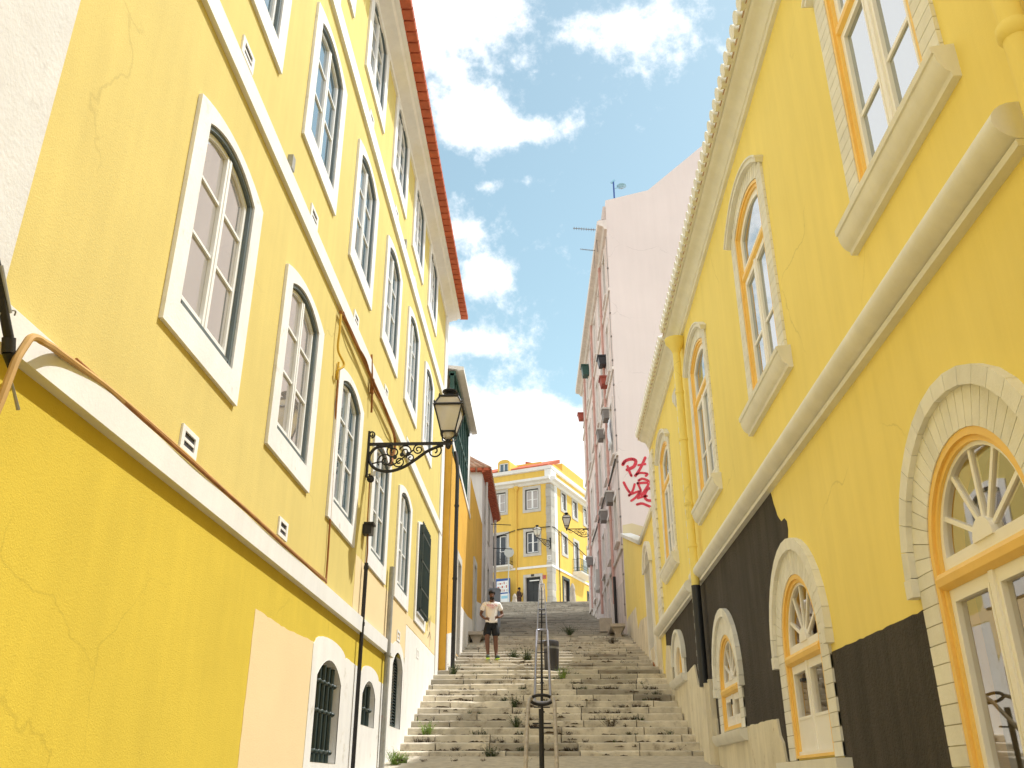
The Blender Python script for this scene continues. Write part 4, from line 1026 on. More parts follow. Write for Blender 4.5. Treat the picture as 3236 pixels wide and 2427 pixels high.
    for (c, z0, h) in doors:
        mb = MB(); mb.ext(m, [rect(c - .68, c + .68, z0 - .3, z0 + h + .18), rect(c - .5, c + .5, z0 - .29, z0 + h)], -.3, .07); d = mb.build('door', M['pinkframe'], root)
        mb = MB(); mb.box(m, c - .5, c + .5, z0 - .3, z0 + h, -.28, -.2); mb.box(m, c - .02, c + .02, z0 - .3, z0 + h, -.2, -.17); mb.build('door_leaf', M['greenpaint'] if c < 10 else M['agrey'], d)
    for z in (8.05, 11.75, 15.45, 19.15):
        mb = MB(); mb.prof(m, 0, Ln, [(0, z), (.07, z + .02), (.09, z + .12), (.02, z + .16), (0, z + .16)]); mb.build('string_course', M['pinkframe'], root)
    # downpipes
    for (u, zl, zh, mt) in ((3.2, 6.6, 22.2, 'redpipe'), (9.0, 7.2, 22.2, 'redpipe'), (14.8, 8.5, 22.2, 'redpipe'), (2.8, 4.6, 7.6, 'iron')):
        mb = MB(); mb.tube([m(u, zl, .10), m(u, zh, .10)], .06, 8)
        z = zl + 1
        while z < zh: mb.tube([m(u, z, .10), m(u, z + .06, .10)], .075, 8); z += 2.4
        mb.build('downpipe', M[mt], root)
    mb = MB(); mb.box(m, 10.0, 10.7, 8.5, 9.5, 0, .25); mb.build('meter_cabinet', M['awhite'], root)
    mb = MB(); mb.tube(smooth([m(.1, 11.62, .12), m(3, 11.5, .12), (m(6, 11.66, .12)), m(9, 11.5, .12), m(13, 11.6, .12)]), .035, 6); mb.build('wall_cable', M['iron'], root)
    mb = MB(); mb.tube([m(.12, 5.6, .04), m(.12, 21.9, .04)], .012, 6)
    for k in range(14): mb.box(m, .08, .18, 6 + k * 1.1, 6.05 + k * 1.1, 0, .06)
    mb.build('lightning_wire', M['agrey'], root)
    return root, F
PINK, PF = build_pink()
def on_pink(u, z, d):
    c, s = math.cos(PINK_ROT), math.sin(PINK_ROT); x, y_ = -u, -d
    return (XR + c * x - s * y_, 33.2 + s * x + c * y_, z)
def hung_box(name, label, cat, u, z, material, w=.7, h=.45, dep=.35, lid=None, group=None):
    root = empty(name, on_pink(u, z, .02), PINK_ROT, label, cat, group)
    mb = MB(); pr = [(0, 0), (dep * .8, 0), (dep, h), (0, h)]
    mb.prof(loc_m, -w / 2, w / 2, pr); mb.build('box', material, root)
    mb = MB(); mb.box(loc_m, -w / 2 - .03, w / 2 + .03, h - .05, h + .02, 0, dep + .03); mb.build('rim', lid or material, root)
    if lid is not None and lid is M['leaf']:
        pass
    return root
hung_box('flower_box', 'dark green flower box high under the pink block cornice, farther of two', 'flower box', 12.6, 20.9, M['greenpaint'], .6, .6, .40)
hung_box('flower_box', 'black flower box hanging nearest the gable on an upper floor', 'flower box', 3.0, 17.0, M['blackpaint'], .55, .42, .36)
hung_box('flower_box', 'red flower box just below the black one by the gable', 'flower box', 2.6, 15.85, M['terracotta'], .6, .36, .34)
hung_box('flower_box', 'small red flower box at the far end of the pink facade', 'flower box', 17.7, 20.3, M['terracotta'], .5, .4, .34)
AC = 'air conditioners on the pink facade'
hung_box('air_conditioner', 'grey air conditioner below the red flower box', 'air conditioner', 2.5, 14.2, M['agrey'], .62, .46, .32, M['awhite'], AC)
hung_box('air_conditioner', 'grey air conditioner farther along from the one under the red flower box', 'air conditioner', 5.3, 14.35, M['agrey'], .62, .46, .32, M['awhite'], AC)
hung_box('air_conditioner', 'grey air conditioner beside the graffiti, above the black cable', 'air conditioner', 2.6, 10.55, M['agrey'], .62, .46, .32, M['awhite'], AC)
hung_box('air_conditioner', 'grey air conditioner in front of the black cable, left of the one by the graffiti', 'air conditioner', 5.7, 10.65, M['agrey'], .62, .46, .32, M['awhite'], AC)
hung_box('air_conditioner', 'white topped box low on the far pink facade above a doorway', 'air conditioner', 15.0, 10.75, M['agrey'], .62, .46, .32, M['awhite'], AC)
def laundry():
    mb = MB(); vs = []
    for i in range(7):
        for j in range(5):
            vs.append(on_pink(1.1 + .14 * i, 13.75 - .28 * j - .05 * math.sin(i * 1.7), .14 + .06 * math.sin(i * 2.1 + j)))
    mb.add(vs, [(i * 5 + j, i * 5 + j + 1, (i + 1) * 5 + j + 1, (i + 1) * 5 + j) for i in range(6) for j in range(4)])
    o = mb.build('laundry', M['cloth']); sm = o.modifiers.new('thickness', 'SOLIDIFY'); sm.thickness = .012
    tag(o, 'white cloth hanging out to dry from a window near the gable', 'laundry')
laundry()
def antenna(loc, label, kind):
    root = empty('antenna', loc, 0, label, 'antenna')
    if kind == 'yagi':
        mb = MB(); mb.tube([(0, 0, 0), (0, 0, 1.2)], .02, 6); mb.build('mast', M['agrey'], root)
        mb = MB(); mb.tube([(.1, 0, 1.15), (-1.05, 0, 1.28)], .016, 6)
        for k in range(10): mb.tube([(-1.0 + k * .11, -.12, 1.27 - k * .012), (-1.0 + k * .11, .12, 1.27 - k * .012)], .01, 5); mb.tube([(-1.0 + k * .11, 0, 1.21 - k * .012), (-1.0 + k * .11, 0, 1.33 - k * .012)], .008, 5)
        mb.build('boom', M['agrey'], root)
    else:
        mb = MB(); mb.tube([(0, 0, 0), (0, 0, 1.15)], .035, 8); mb.build('mast', M['boardblue'], root)
        mb = MB(); mb.lathe((.35, 0, .78), [(.02, 0), (.16, .03), (.22, .09)], 12); mb.tube([(0, 0, .75), (.35, 0, .8)], .02, 6); mb.tube([(-.1, 0, 1.05), (.05, 0, 1.2)], .05, 8); mb.build('dish', M['posterlblue'], root)
    return root
antenna((3.25, 33.35, 23.75), 'blue mast with a small dish standing on the corner of the pink gable', 'mast')
antenna((2.45, 34.3, 21.78), 'longer comb antenna reaching out from the pink cornice', 'yagi')
a2 = antenna((2.35, 34.9, 21.3), 'lower thin comb antenna below the other on the pink cornice', 'yagi'); a2.scale = (.6, .6, .8)
make_lamp(on_pink(15.5, 12.95, .02), PI - .03, 'black street lamp reaching out from the far end of the pink block')

# ------------------------------------------------------------------ left row behind: ochre house, white house
def build_ochre():
    X = -2.64; Y0 = 23.65; ZB = 2.2
    root = empty('ochre_house', (X, Y0, ZB), PI / 2, 'ochre house in shade with a bottle green glazed terrace above', 'house')
    F = Fac(root, 1, Y0, ZB); m = F.m
    d1 = rect(25.75, 26.75, 3.4, 6.0); d2 = rect(31.7, 32.55, 4.6, 7.2)
    mb = MB(); mb.ext(m, [[(23.65, 0), (35.7, 0), (35.7, 9.7), (29.8, 9.85), (29.8, 8.4), (23.65, 8.75)], d1, d2], -.02, 0, side=False)
    mb.box(m, 23.64, 23.66, 0, 9.0, -3, -.005); mb.build('wall', M['orange_wall'], root, smooth=False)
    mb = MB(); mb.ext(m, [[(23.65, 0), (35.7, 0), (35.7, 6.5), (33.6, 6.2), (32.7, 6.1), (32.7, 4.4), (31.6, 4.5), (31.6, 5.2), (29.6, 5.0), (26.9, 4.9), (26.9, 3.3), (25.6, 3.3), (25.6, 3.9), (23.65, 3.55)]], 0, .012); mb.build('dado', M['greywhite'], root, smooth=False)
    for (u0, u1, v0, v1) in ((25.75, 26.75, 3.4, 6.0), (31.7, 32.55, 4.6, 7.2)):
        mb = MB(); mb.ext(m, [rect(u0 - .2, u1 + .2, v0 - .1, v1 + .22), rect(u0, u1, v0 - .09, v1)], -.3, .05); d = mb.build('door', M['cframe'], root)
        mb = MB(); mb.box(m, u0, u1, v0 - .1, v1, -.26, -.2); mb.box(m, u0 + .45, u0 + .5, v0, v1, -.2, -.17); mb.build('door_leaf', M['bluebox'] if u0 > 30 else M['agrey'], d)
    # glazed terrace
    mb = MB(); mb.add([m(23.6, 8.75, .03), m(29.8, 8.30, .03), m(29.8, 8.44, .03), m(23.6, 8.95, .03), m(23.6, 8.75, -.1), m(29.8, 8.30, -.1), m(29.8, 8.44, -.1), m(23.6, 8.95, -.1)], [(0, 1, 2, 3), (0, 1, 5, 4), (2, 3, 7, 6), (1, 2, 6, 5)]); mb.build('white_string', M['greywhite'], root)
    mb = MB(); mb.box(m, 28.7, 29.8, 8.4, 10.6, -3, -.03); mb.box(m, 24.0, 29.8, 8.5, 10.9, -3.1, -2.9); mb.build('terrace_wall', M['greywhite'], root)
    t = MB()
    for k in range(9): u = 23.75 + k * .62; t.box(m, u - .05, u + .05, 8.55, 11.0, -.12, .0)
    t.box(m, 23.7, 28.75, 10.92, 11.06, -.16, .04); t.box(m, 23.7, 28.75, 8.55, 8.68, -.14, .02); t.box(m, 23.7, 28.75, 9.7, 9.8, -.12, 0.0); tt = t.build('terrace_frame', M['greenpaint'], root)
    mb = MB(); mb.box(m, 23.75, 28.7, 8.6, 10.95, -.07, -.06); mb.build('pane', M['darkroom'], tt)
    mb = MB(); mb.prof(m, 23.66, 28.95, [(.10, 11.06), (.28, 11.08), (.28, 11.18), (-3, 11.6), (-3, 11.5), (.1, 11.1)]); mb.build('terrace_roof', M['greywhite'], root)
    return root
build_ochre()
pipe_thing('drainpipe', 'thin black drainpipe running up the corner of the ochre house', 'drainpipe', [(-2.47, 23.75, 2.72), (-2.47, 23.75, 8.0), (-2.50, 23.8, 8.3), (-2.56, 23.85, 8.6)], .055, M['iron'], rings=[((-2.47, 23.75, 5.0), (0, 0, 1)), ((-2.47, 23.75, 7.0), (0, 0, 1))])
def build_white_house():
    X = -2.66; Y0 = 35.75; ZB = 5
    root = empty('tiled_roof_house', (X, Y0, ZB), PI / 2, 'old white house with a weathered hipped tile roof behind the ochre house', 'house')
    F = Fac(root, 1, Y0, ZB); m = F.m
    wins = [(37.6, 10.3, 1.4), (39.6, 10.0, 1.6), (37.6, 6.9, 1.6), (39.4, 6.8, 1.9)]
    mb = MB(); mb.ext(m, [rect(35.75, 43.4, 0, 12.0)] + [rect(u - .42, u + .42, v, v + h) for (u, v, h) in wins], -.02, 0, side=False); mb.box(m, 43.35, 43.4, 0, 12, -5, -.02)
    mb.box(m, 35.74, 35.76, 0, 12.0, -5, -.005); mb.build('wall', M['greywhite'], root, smooth=False)
    for (u, v, h) in wins:
        mb = MB(); mb.ext(m, [rect(u - .55, u + .55, v - .12, v + h + .12), rect(u - .42, u + .42, v, v + h)], -.15, .04); w = mb.build('window', M['cframe'], root)
        mb = MB(); mb.box(m, u - .42, u + .42, v, v + h, -.14, -.12); mb.build('pane', M['darkroom'], w)
    mb = MB(); z = 12.1
    # hip roof of barrel tiles: street slope and the slope facing down the street
    def slope(P0, P1, T0, T1, n):
        """barrel rows between eave P0-P1 and top T0-T1"""
        P0, P1, T0, T1 = map(Vector, (P0, P1, T0, T1)); up = (T0 - P0 + T1 - P1).normalized(); al = (P1 - P0).normalized(); no = al.cross(up).normalized()
        if no.z < 0: no = -no
        for k in range(n):
            a = P0.lerp(P1, (k + .5) / n); b = T0.lerp(T1, (k + .5) / n); w = (P1 - P0).length / n * .5; w2 = max((T1 - T0).length / n * .5, .02)
            vs = []
            for (c_, ww) in ((a, w), (b, w2)):
                for q in range(5):
                    an = PI * q / 4; vs.append(c_ - al * ww * math.cos(an) + no * .07 * math.sin(an))
            mb.add(vs, [(q, q + 1, 5 + q + 1, 5 + q) for q in range(4)] + [tuple(range(5))])
        mb.add([P0, P1, T1, T0], [(0, 1, 2, 3)])
    def w(x, y_, zz): return F.m(y_, zz, x - X)
    slope(w(-2.32, 35.5, z), w(-2.32, 43.6, z), w(-4.4, 36.9, z + 1.55), w(-4.4, 43.6, z + 1.55), 34)
    slope(w(-2.32, 35.5, z), w(-5.2, 35.5, z), w(-4.3, 36.9, z + 1.55), w(-5.2, 36.9, z + 1.55), 12)
    mb.build('roof', M['tile_old'], root, ang=60)
    mb = MB()
    for k in range(30): mb.prof(m, 35.55 + k * .268, 35.75 + k * .268, [(-.02, 11.9), (.18, 11.96), (.33, 12.04), (.33, 12.10), (-.02, 12.1)])
    for k in range(10): mb.box(lambda u, v, d: w(u, d, v), -2.4 - k * .28 - .2, -2.4 - k * .28, 11.98, 12.1, 35.5, 35.8)
    mb.build('eave_tiles', M['tile'], root)
    mb = MB(); mb.tube([m(36.6, 6, .12), m(36.6, 11.8, .12)], .05, 8); mb.tube([m(37.0, 6, .12), m(37.0, 10.8, .12)], .035, 8); mb.tube([m(42.6, 6, .14), m(42.6, 11.8, .14)], .06, 8); mb.build('downpipe', M['awhite'], root)
    mb = MB(); mb.tube([m(40, 10.9, .1), m(40.2, 10.9, 1.0)], .018, 6); mb.tube([m(41.5, 10.15, .1), m(41.7, 10.15, 1.0)], .018, 6); mb.build('clothes_bar', M['iron'], root)
    return root
build_white_house()
def cabinet():
    mb = MB(); mb.box(xyz, -.24, .24, 0, 1.55, -.2, .2); mb.prof(lambda u, v, d: (d, u, v), -.22, .22, [(-.26, 1.55), (.26, 1.55), (.2, 1.62), (-.2, 1.62)])
    tag(mb.build('utility_cabinet', M['bluebox'], None, loc=(-2.28, 38.5, stair_z(38.5))), 'grey blue utility cabinet against the white house behind the jogger', 'cabinet')
cabinet()

# ------------------------------------------------------------------ corner building at the head of the stairs
CX0, CY0 = .30, 64.0
AL = math.atan(.42)
def build_corner():
    ZB = 10.8
    root = empty('corner_building', (CX0, CY0, ZB), 0, 'yellow corner building with grey stone quoin at the top of the stairs', 'building')
    def side(u, v, d, left=True):
        if left: ux, uy, nx, ny = math.cos(AL), -math.sin(AL), -math.sin(AL), -math.cos(AL)
        else: ux, uy, nx, ny = math.sin(AL), math.cos(AL), math.cos(AL), -math.sin(AL)
        return (u * ux + d * nx, u * uy + d * ny, v - ZB)
    mL = lambda u, v, d: side(u, v, d, True)
    mR = lambda u, v, d: side(u, v, d, False)
    wL = [(-1.52, 18.69, 1.57, .545, 'w'), (-4.24, 18.75, 1.55, .56, 'w'), (-6.9, 18.8, 1.5, .56, 'w'), (-1.51, 15.4, 1.63, .52, 'd'), (-4.2, 14.55, 2.45, .62, 'b'), (-6.9, 15.4, 1.6, .56, 'w')]
    wR = [(2.56, 19.12, 1.30, .43, 'w'), (4.9, 19.13, 1.27, .44, 'w'), (7.3, 19.15, 1.27, .44, 'w'), (2.58, 15.75, 1.38, .44, 'w'), (4.95, 14.75, 2.4, .42, 'd'), (7.9, 15.8, 1.4, .44, 'd'), (10, 19.1, 1.3, .44, 'w')]
    dL = rect(-2.07, -.9, 10.8, 13.66); dR = rect(2.12, 3.2, 10.8, 13.8); dR2 = rect(7.2, 8.1, 10.8, 13.6); dL2 = rect(-5.6, -4.3, 11.6, 13.6)
    mb = MB()
    mb.ext(mL, [rect(-10, -.35, 10.8, 21.6)] + [rect(u - h, u + h, v, v + H) for (u, v, H, h, k) in wL] + [dL, dL2], -.02, 0, side=False)
    mb.ext(mR, [rect(.55, 13, 10.8, 22.2)] + [rect(u - h, u + h, v, v + H) for (u, v, H, h, k) in wR] + [dR, dR2], -.02, 0, side=False)
    mb.build('wall', M['cwall'], root, smooth=False)
    # quoin: stone blocks wrap the corner
    mb = MB(); z = 10.8; k = 0
    while z < 20.45:
        h = random.choice([.5, .62, .75, .9]); e = .10 if k % 2 else 0
        mb.box(mL, -.36 - e * .3, .02, z + .006, min(z + h, 20.5) - .006, -.3, .035, random.uniform(.85, 1.12)); mb.box(mR, .0, .62 + e, z + .006, min(z + h, 20.5) - .006, -.3, .03, random.uniform(.85, 1.12)); z += h; k += 1
    mb.build('quoin', M['cstone'], root)
    mb = MB(); mb.box(mR, .72, 1.25, 14.4, 21.0, -.05, .02); mb.build('corner_strip', M['white'], root)
    # mouldings
    for (mm, u0, u1) in ((mL, -10, .06), (mR, -.06, 13)):
        mb = MB(); mb.prof(mm, u0, u1, [(0, 20.55), (.08, 20.58), (.16, 20.72), (.40, 20.80), (.42, 20.98), (.1, 21.1), (0, 21.1)]); mb.build('cornice', M['white'], root)
        mb = MB(); mb.prof(mm, u0, u1, [(0, 21.62), (.12, 21.66), (.16, 21.9), (-.2, 21.95), (-.2, 21.6)]); mb.build('parapet_coping', M['white'], root)
        mb = MB(); mb.box(mm, u0, u1, 14.28, 14.44, 0, .05); mb.build('string_course', M['white'], root)
    mb = MB(); mb.box(mL, -.42, .08, 20.98, 21.62, -.2, .10); mb.box(mR, -.08, .95, 20.98, 21.62, -.2, .09); mb.build('corner_pedestal', M['white'], root)
    # windows
    def window(mm, u, v, H, h, k):
        mb = MB(); mb.ext(mm, [rect(u - h - .19, u + h + .19, v - (.22 if k != 'b' else .05), v + H + .22), rect(u - h, u + h, v, v + H)], -.18, .04); w = mb.build('window' if k != 'b' else 'balcony_door', M['cframe'], root)
        mb = MB(); mb.ext(mm, [rect(u - h, u + h, v, v + H), rect(u - h + .07, u + h - .07, v + .06, v + H - .06)], -.18, -.05); mb.build('frame', M['blackpaint'], w)
        mb = MB()
        for s_ in ((-1, 1) if k != 'b' else (1,)):
            a, b = (u - h + .07, u - .005) if s_ < 0 else (u + .005, u + h - .07)
            mb.ext(mm, [rect(a, b, v + .06, v + H - .06), rect(a + .06, b - .06, v + .13, v + H - .13)], -.16, -.10); mb.box(mm, a + .05, b - .05, v + H * .5 - .02, v + H * .5 + .02, -.15, -.11)
        mb.build('sash', M['sash'], w)
        mb = MB(); mb.ext(mm, [rect(u - h + .07, u + h - .07, v + .06, v + H - .06)], -.14, -.135, side=False); mb.build('pane', M['darkroom'] if k != 'w' else M['glass_curtain'], w)
        return w
    for a in wL: window(mL, *a)
    for a in wR: window(mR, *a)
    # doors
    for (mm, u0, u1, zt, mt) in ((mL, -2.07, -.9, 13.66, 'blackpaint'), (mR, 2.12, 3.2, 13.8, 'bench'), (mR, 7.2, 8.1, 13.6, 'agrey'), (mL, -5.6, -4.3, 13.6, 'darkroom')):
        mb = MB(); mb.ext(mm, [rect(u0 - .17, u1 + .17, 10.6, zt + .2), rect(u0, u1, 10.61, zt)], -.25, .04); d = mb.build('door', M['cframe'] if mm is mL else M['blackpaint'], root)
        mb = MB(); mb.box(mm, u0, u1, 10.7, zt, -.24, -.2)
        for q in range(3): mb.box(mm, u0 + .12, (u0 + u1) / 2 - .06, 11.1 + q * .8, 11.7 + q * .8, -.2, -.18); mb.box(mm, (u0 + u1) / 2 + .06, u1 - .12, 11.1 + q * .8, 11.7 + q * .8, -.2, -.18)
        mb.build('door_leaf', M[mt], d)
    mb = MB(); mb.box(mL, -1.72, -.98, 13.36, 13.42, .0, .08); mb.build('door_lamp_bar', M['sash'], root)
    mb = MB(); mb.box(mL, -1.62, -1.38, 13.70, 13.86, .04, .06); mb.build('number_plate', M['ink'], root)
    mb = MB(); mb.box(mL, -.72, -.46, 13.45, 13.72, .0, .03); mb.build('small_sign', M['posterred'], root)
    # pipe
    mb = MB(); mb.tube([mL(-2.77, 10.9, .1), mL(-2.77, 20.2, .1)], .06, 8); mb.lathe(mL(-2.77, 20.2, .1), [(.07, 0), (.16, .2), (.2, .3), (.2, .36)], 10); mb.build('downpipe', M['cwall'], root)
    # balconies
    def balcony(mm, u0, u1, z, dep):
        mb = MB(); mb.prof(mm, u0, u1, [(0, z - .24), (dep * .7, z - .18), (dep, z - .1), (dep + .03, z), (0, z)]); b = mb.build('balcony', M['white'], root)
        mb = MB()
        d = dep - .04; n = int((u1 - u0) / .13)
        for k in range(n + 1):
            u = u0 + .05 + (u1 - u0 - .1) * k / n; mb.tube([mm(u, z, d), mm(u, z + .95, d)], .012, 5)
            if k < n: um = u + (u1 - u0 - .1) / n / 2; mb.tube([mm(um + .05 * math.cos(2 * PI * q / 8), z + .45 + .06 * math.sin(2 * PI * q / 8), d) for q in range(8)], .009, 4, closed=True)
        for u in (u0 + .05, u1 - .05):
            for q in range(4): mb.tube([mm(u, z, d * q / 4), mm(u, z + .95, d * q / 4)], .012, 5)
        for zz in (z + .06, z + .28, z + .95):
            mb.tube([mm(u0 + .05, zz, 0), mm(u0 + .05, zz, d), mm(u1 - .05, zz, d), mm(u1 - .05, zz, 0)], .018, 5)
        mb.build('railing', M['greenpaint'] if mm is mR else M['iron'], b)
        return b
    balcony(mL, -5.3, -3.05, 14.62, .55); balcony(mR, 4.1, 6.7, 14.72, .7)
    # roofs
    mb = MB(); mb.prof(mL, -3.3, -.2, [(-.25, 21.95), (-.1, 22.0), (-.1, 22.10), (-2.5, 23.2), (-2.5, 22.9)]); mb.prof(mL, -10, -4.5, [(-.25, 21.95), (-.1, 22.0), (-.1, 22.10), (-2.5, 23.2), (-2.5, 22.9)])
    mb.prof(mR, 4.4, 12, [(-1.4, 23.0), (-1.1, 23.05), (-1.1, 23.2), (-4, 24.2), (-4, 24.0)]); mb.build('roof_tiles', M['tile'], root)
    mb = MB(); mb.box(mR, 1.8, 12, 21.9, 23.0, -4, -1.5); mb.box(mR, 8.0, 13, 23.0, 24.9, -3.6, -2.2); mb.build('attic_wall', M['cwall'], root)
    mb = MB(); mb.prof(mR, 3.2, 3.9, [(-1.5, 21.95), (-.4, 21.95), (-.4, 22.4), (-1.5, 23.2)]); mb.build('skylight_hood', M['white'], root)
    mb = MB(); mb.box(mR, 3.35, 3.8, 22.0, 22.35, -.45, -.385); mb.build('skylight_pane', M['darkroom'], root)
    # dormer
    n = 8; lp = [(-4.42, 21.5), (-3.42, 21.5), (-3.42, 22.72)] + [(-3.92 + .5 * math.cos(PI * k / n), 22.72 + .26 * math.sin(PI * k / n)) for k in range(1, n)] + [(-4.42, 22.72)]
    mb = MB(); mb.ext(mL, [lp, rect(-4.30, -3.54, 21.75, 22.68)], -2.5, -.12); d = mb.build('dormer', M['cwall'], root)
    mb = MB(); mb.ext(mL, [rect(-4.30, -3.54, 21.75, 22.68), rect(-4.24, -3.60, 21.8, 22.62)], -.3, -.16); mb.box(mL, -3.95, -3.89, 21.8, 22.62, -.28, -.18); mb.build('sash', M['sash'], d)
    mb = MB(); mb.box(mL, -4.27, -3.57, 21.78, 22.65, -.26, -.25); mb.build('pane', M['glass_sky'], d)
    mb = MB()
    for k in range(9): u = -4.3 + k * .095; mb.tube([mL(u, 21.75, -.06), mL(u, 22.05, -.06)], .01, 5)
    mb.tube([mL(-4.32, 22.05, -.06), mL(-3.5, 22.05, -.06)], .015, 5); mb.build('railing', M['iron'], d)
    # facade cable
    mb = MB(); mb.tube(smooth([mL(-6, 16.9, .06), mL(-4, 17.0, .06), mL(-2.5, 17.28, .06), mL(-1, 17.22, .06), mL(-.1, 17.2, .06), mR(.5, 17.25, .07), mR(1.4, 17.15, .07), mR(4, 16.9, .07), mR(7, 16.5, .07)]), .03, 6)
    mb.tube(smooth([mR(1.35, 17.15, .06), mR(1.4, 15.5, .06), mR(1.35, 14.0, .06), mR(1.4, 11.5, .06)]), .03, 6); mb.build('wall_cable', M['iron'], root)
    # street name plaque
    mb = MB(); mb.box(mL, -.33, .0, 14.62, 15.12, .036, .06); pq = mb.build('street_plaque', M['plaque'], root)
    for (txt, v, sz) in (('RUA', 14.97, .11), ('DA', 14.84, .10), ('MADALENA', 14.70, .068)):
        add_text(txt, sz, M['ink'], pq, mL(-.165, v, .064), (PI / 2, 0, -AL))
    mb = MB(); mb.box(mR, 5.2, 5.9, 14.9, 16.2, .45, .5); c = mb.build('hung_cloth', M['cloth'], root)
    # awning rail of the upper balcony door
    return root
def add_text(body, size, material, parent, loc, rot, ex=.002):
    cu = bpy.data.curves.new('lettering', 'FONT'); cu.body = body; cu.size = size; cu.align_x = 'CENTER'; cu.align_y = 'CENTER'; cu.extrude = ex
    o = bpy.data.objects.new('lettering', cu); COL.objects.link(o)
    dg = bpy.context.evaluated_depsgraph_get(); me = bpy.data.meshes.new_from_object(o.evaluated_get(dg))
    bpy.data.objects.remove(o); bpy.data.curves.remove(cu)
    me.materials.clear(); me.materials.append(material)
    t = bpy.data.objects.new('lettering', me); COL.objects.link(t); t.parent = parent; t.location = loc; t.rotation_euler = rot
    return t
build_corner()
def cl_side(u, z, d):
    return (CX0 + u * math.cos(AL) - d * math.sin(AL), CY0 - u * math.sin(AL) - d * math.cos(AL), z)
make_lamp(cl_side(-.05, 16.15, .04), PI + .75, 'black street lamp on the stone quoin of the corner building')

# ------------------------------------------------------------------ small things at the crest
def sign():
    Y = 59.0; X = -.0443 * Y; zb = CREST[1]
    root = empty('road_sign', (X, Y, zb), 0, 'round road sign seen from behind on a grey pole in front of the balcony', 'road sign')
    mb = MB(); mb.tube([(0, 0, 0), (.02, 0, 2.0), (.06, 0, 4.0)], .035, 8); mb.build('pole', M['signgrey'], root)
    mb = MB(); mb.tube([(.06, -.05, 3.62), (.06, -.035, 3.62)], .33, 22); mb.build('disc', M['signgrey'], root)
sign()
def board():
    b = cl_side(-3.62, 11.0, .55)
    root = empty('advertising_board', b, -AL, 'blue framed advertising board with product pictures in front of the corner building', 'advertising board')
    mb = MB(); mb.box(loc_m, -.56, .56, .4, 2.62, -.05, .05); mb.build('frame', M['boardblue'], root)
    mb = MB(); mb.ext(loc_m, [rect(-.48, .48, 1.62, 2.45)], .05, .056); mb.ext(loc_m, [rect(-.54, .54, .45, 1.52)], .05, .056); mb.build('poster', M['posterwhite'], root)
    rnd = random.Random(5)
    for r_ in range(3):
        for c_ in range(5):
            u = -.42 + c_ * .17; v = 1.68 + r_ * .26; mb = MB(); mb.ext(loc_m, [rect(u, u + rnd.uniform(.07, .15), v, v + rnd.uniform(.1, .2))], .056, .060); mb.build('picture', M['posterred' if (r_ + c_) % 2 else 'awhite'], root)
    mb = MB(); mb.ext(loc_m, [rect(-.1, .5, 1.18, 1.38)], .056, .06); mb.ext(loc_m, [rect(.0, .48, .7, .85)], .056, .06); mb.build('blue_print', M['posterlblue'], root)
    mb = MB(); mb.ext(loc_m, [rect(-.5, -.22, .8, 1.4)], .056, .06); mb.build('green_print', M['postergreen'], root)
    mb = MB()
    for u in (-.45, .45): mb.box(loc_m, u - .04, u + .04, 0, .42, -.04, .04)
    mb.build('foot', M['iron'], root)
board()
def bollard(X, Y, z, h, r, label):
    root = bpy.data.objects
    mb = MB(); mb.lathe((0, 0, 0), [(r * .9, 0), (r * 1.05, h * .1), (r * .98, h * .45), (r * .8, h * .62), (r * .72, h * .68), (r * .86, h * .72), (r * .8, h * .80), (r * .55, h * .92), (r * .2, h)], 16)
    return tag(mb.build('stone_bollard', M['bench'], None, loc=(X, Y, z)), label, 'bollard', 'stone bollards at the head of the stairs')
bollard(.0272 * 59, 59, CREST[1] - .02, 1.55, .20, 'large pale stone bollard in front of the dark door on the right')
bollard(-.0372 * 59, 59.2, CREST[1] - .02, .95, .17, 'short stone bollard in front of the advertising board')
bollard(-.0075 * 58.4, 58.4, CREST[1] - .02, 1.75, .17, 'tall stone bollard standing behind the upper end of the handrail')

# ------------------------------------------------------------------ people
def skin_body(name, joints, bones, material, parent, sub=2, root_idx=0):
    me = bpy.data.meshes.new(name); keys = list(joints)
    me.from_pydata([joints[k][0] for k in keys], [(keys.index(a), keys.index(b)) for a, b in bones], []); me.update()
    o = bpy.data.objects.new(name, me); COL.objects.link(o)
    sk = o.modifiers.new('Skin', 'SKIN'); sk.use_smooth_shade = True; sk.branch_smoothing = .35
    if not me.skin_vertices:
        bm = bmesh.new(); bm.from_mesh(me); bm.verts.layers.skin.verify(); bm.to_mesh(me); bm.free()
    for i, k in enumerate(keys):
        r = joints[k][1]; sv = me.skin_vertices[0].data[i]; sv.radius = r if isinstance(r, tuple) else (r, r); sv.use_root = (i == root_idx)
    ss = o.modifiers.new('Subdivision', 'SUBSURF'); ss.levels = sub; ss.render_levels = sub
    dg = bpy.context.evaluated_depsgraph_get(); nm = bpy.data.meshes.new_from_object(o.evaluated_get(dg))
    o.modifiers.clear(); o.data = nm; bpy.data.meshes.remove(me)
    nm.materials.clear(); nm.materials.append(material)
    nm.polygons.foreach_set('use_smooth', [True] * len(nm.polygons)); o.parent = parent
    return o
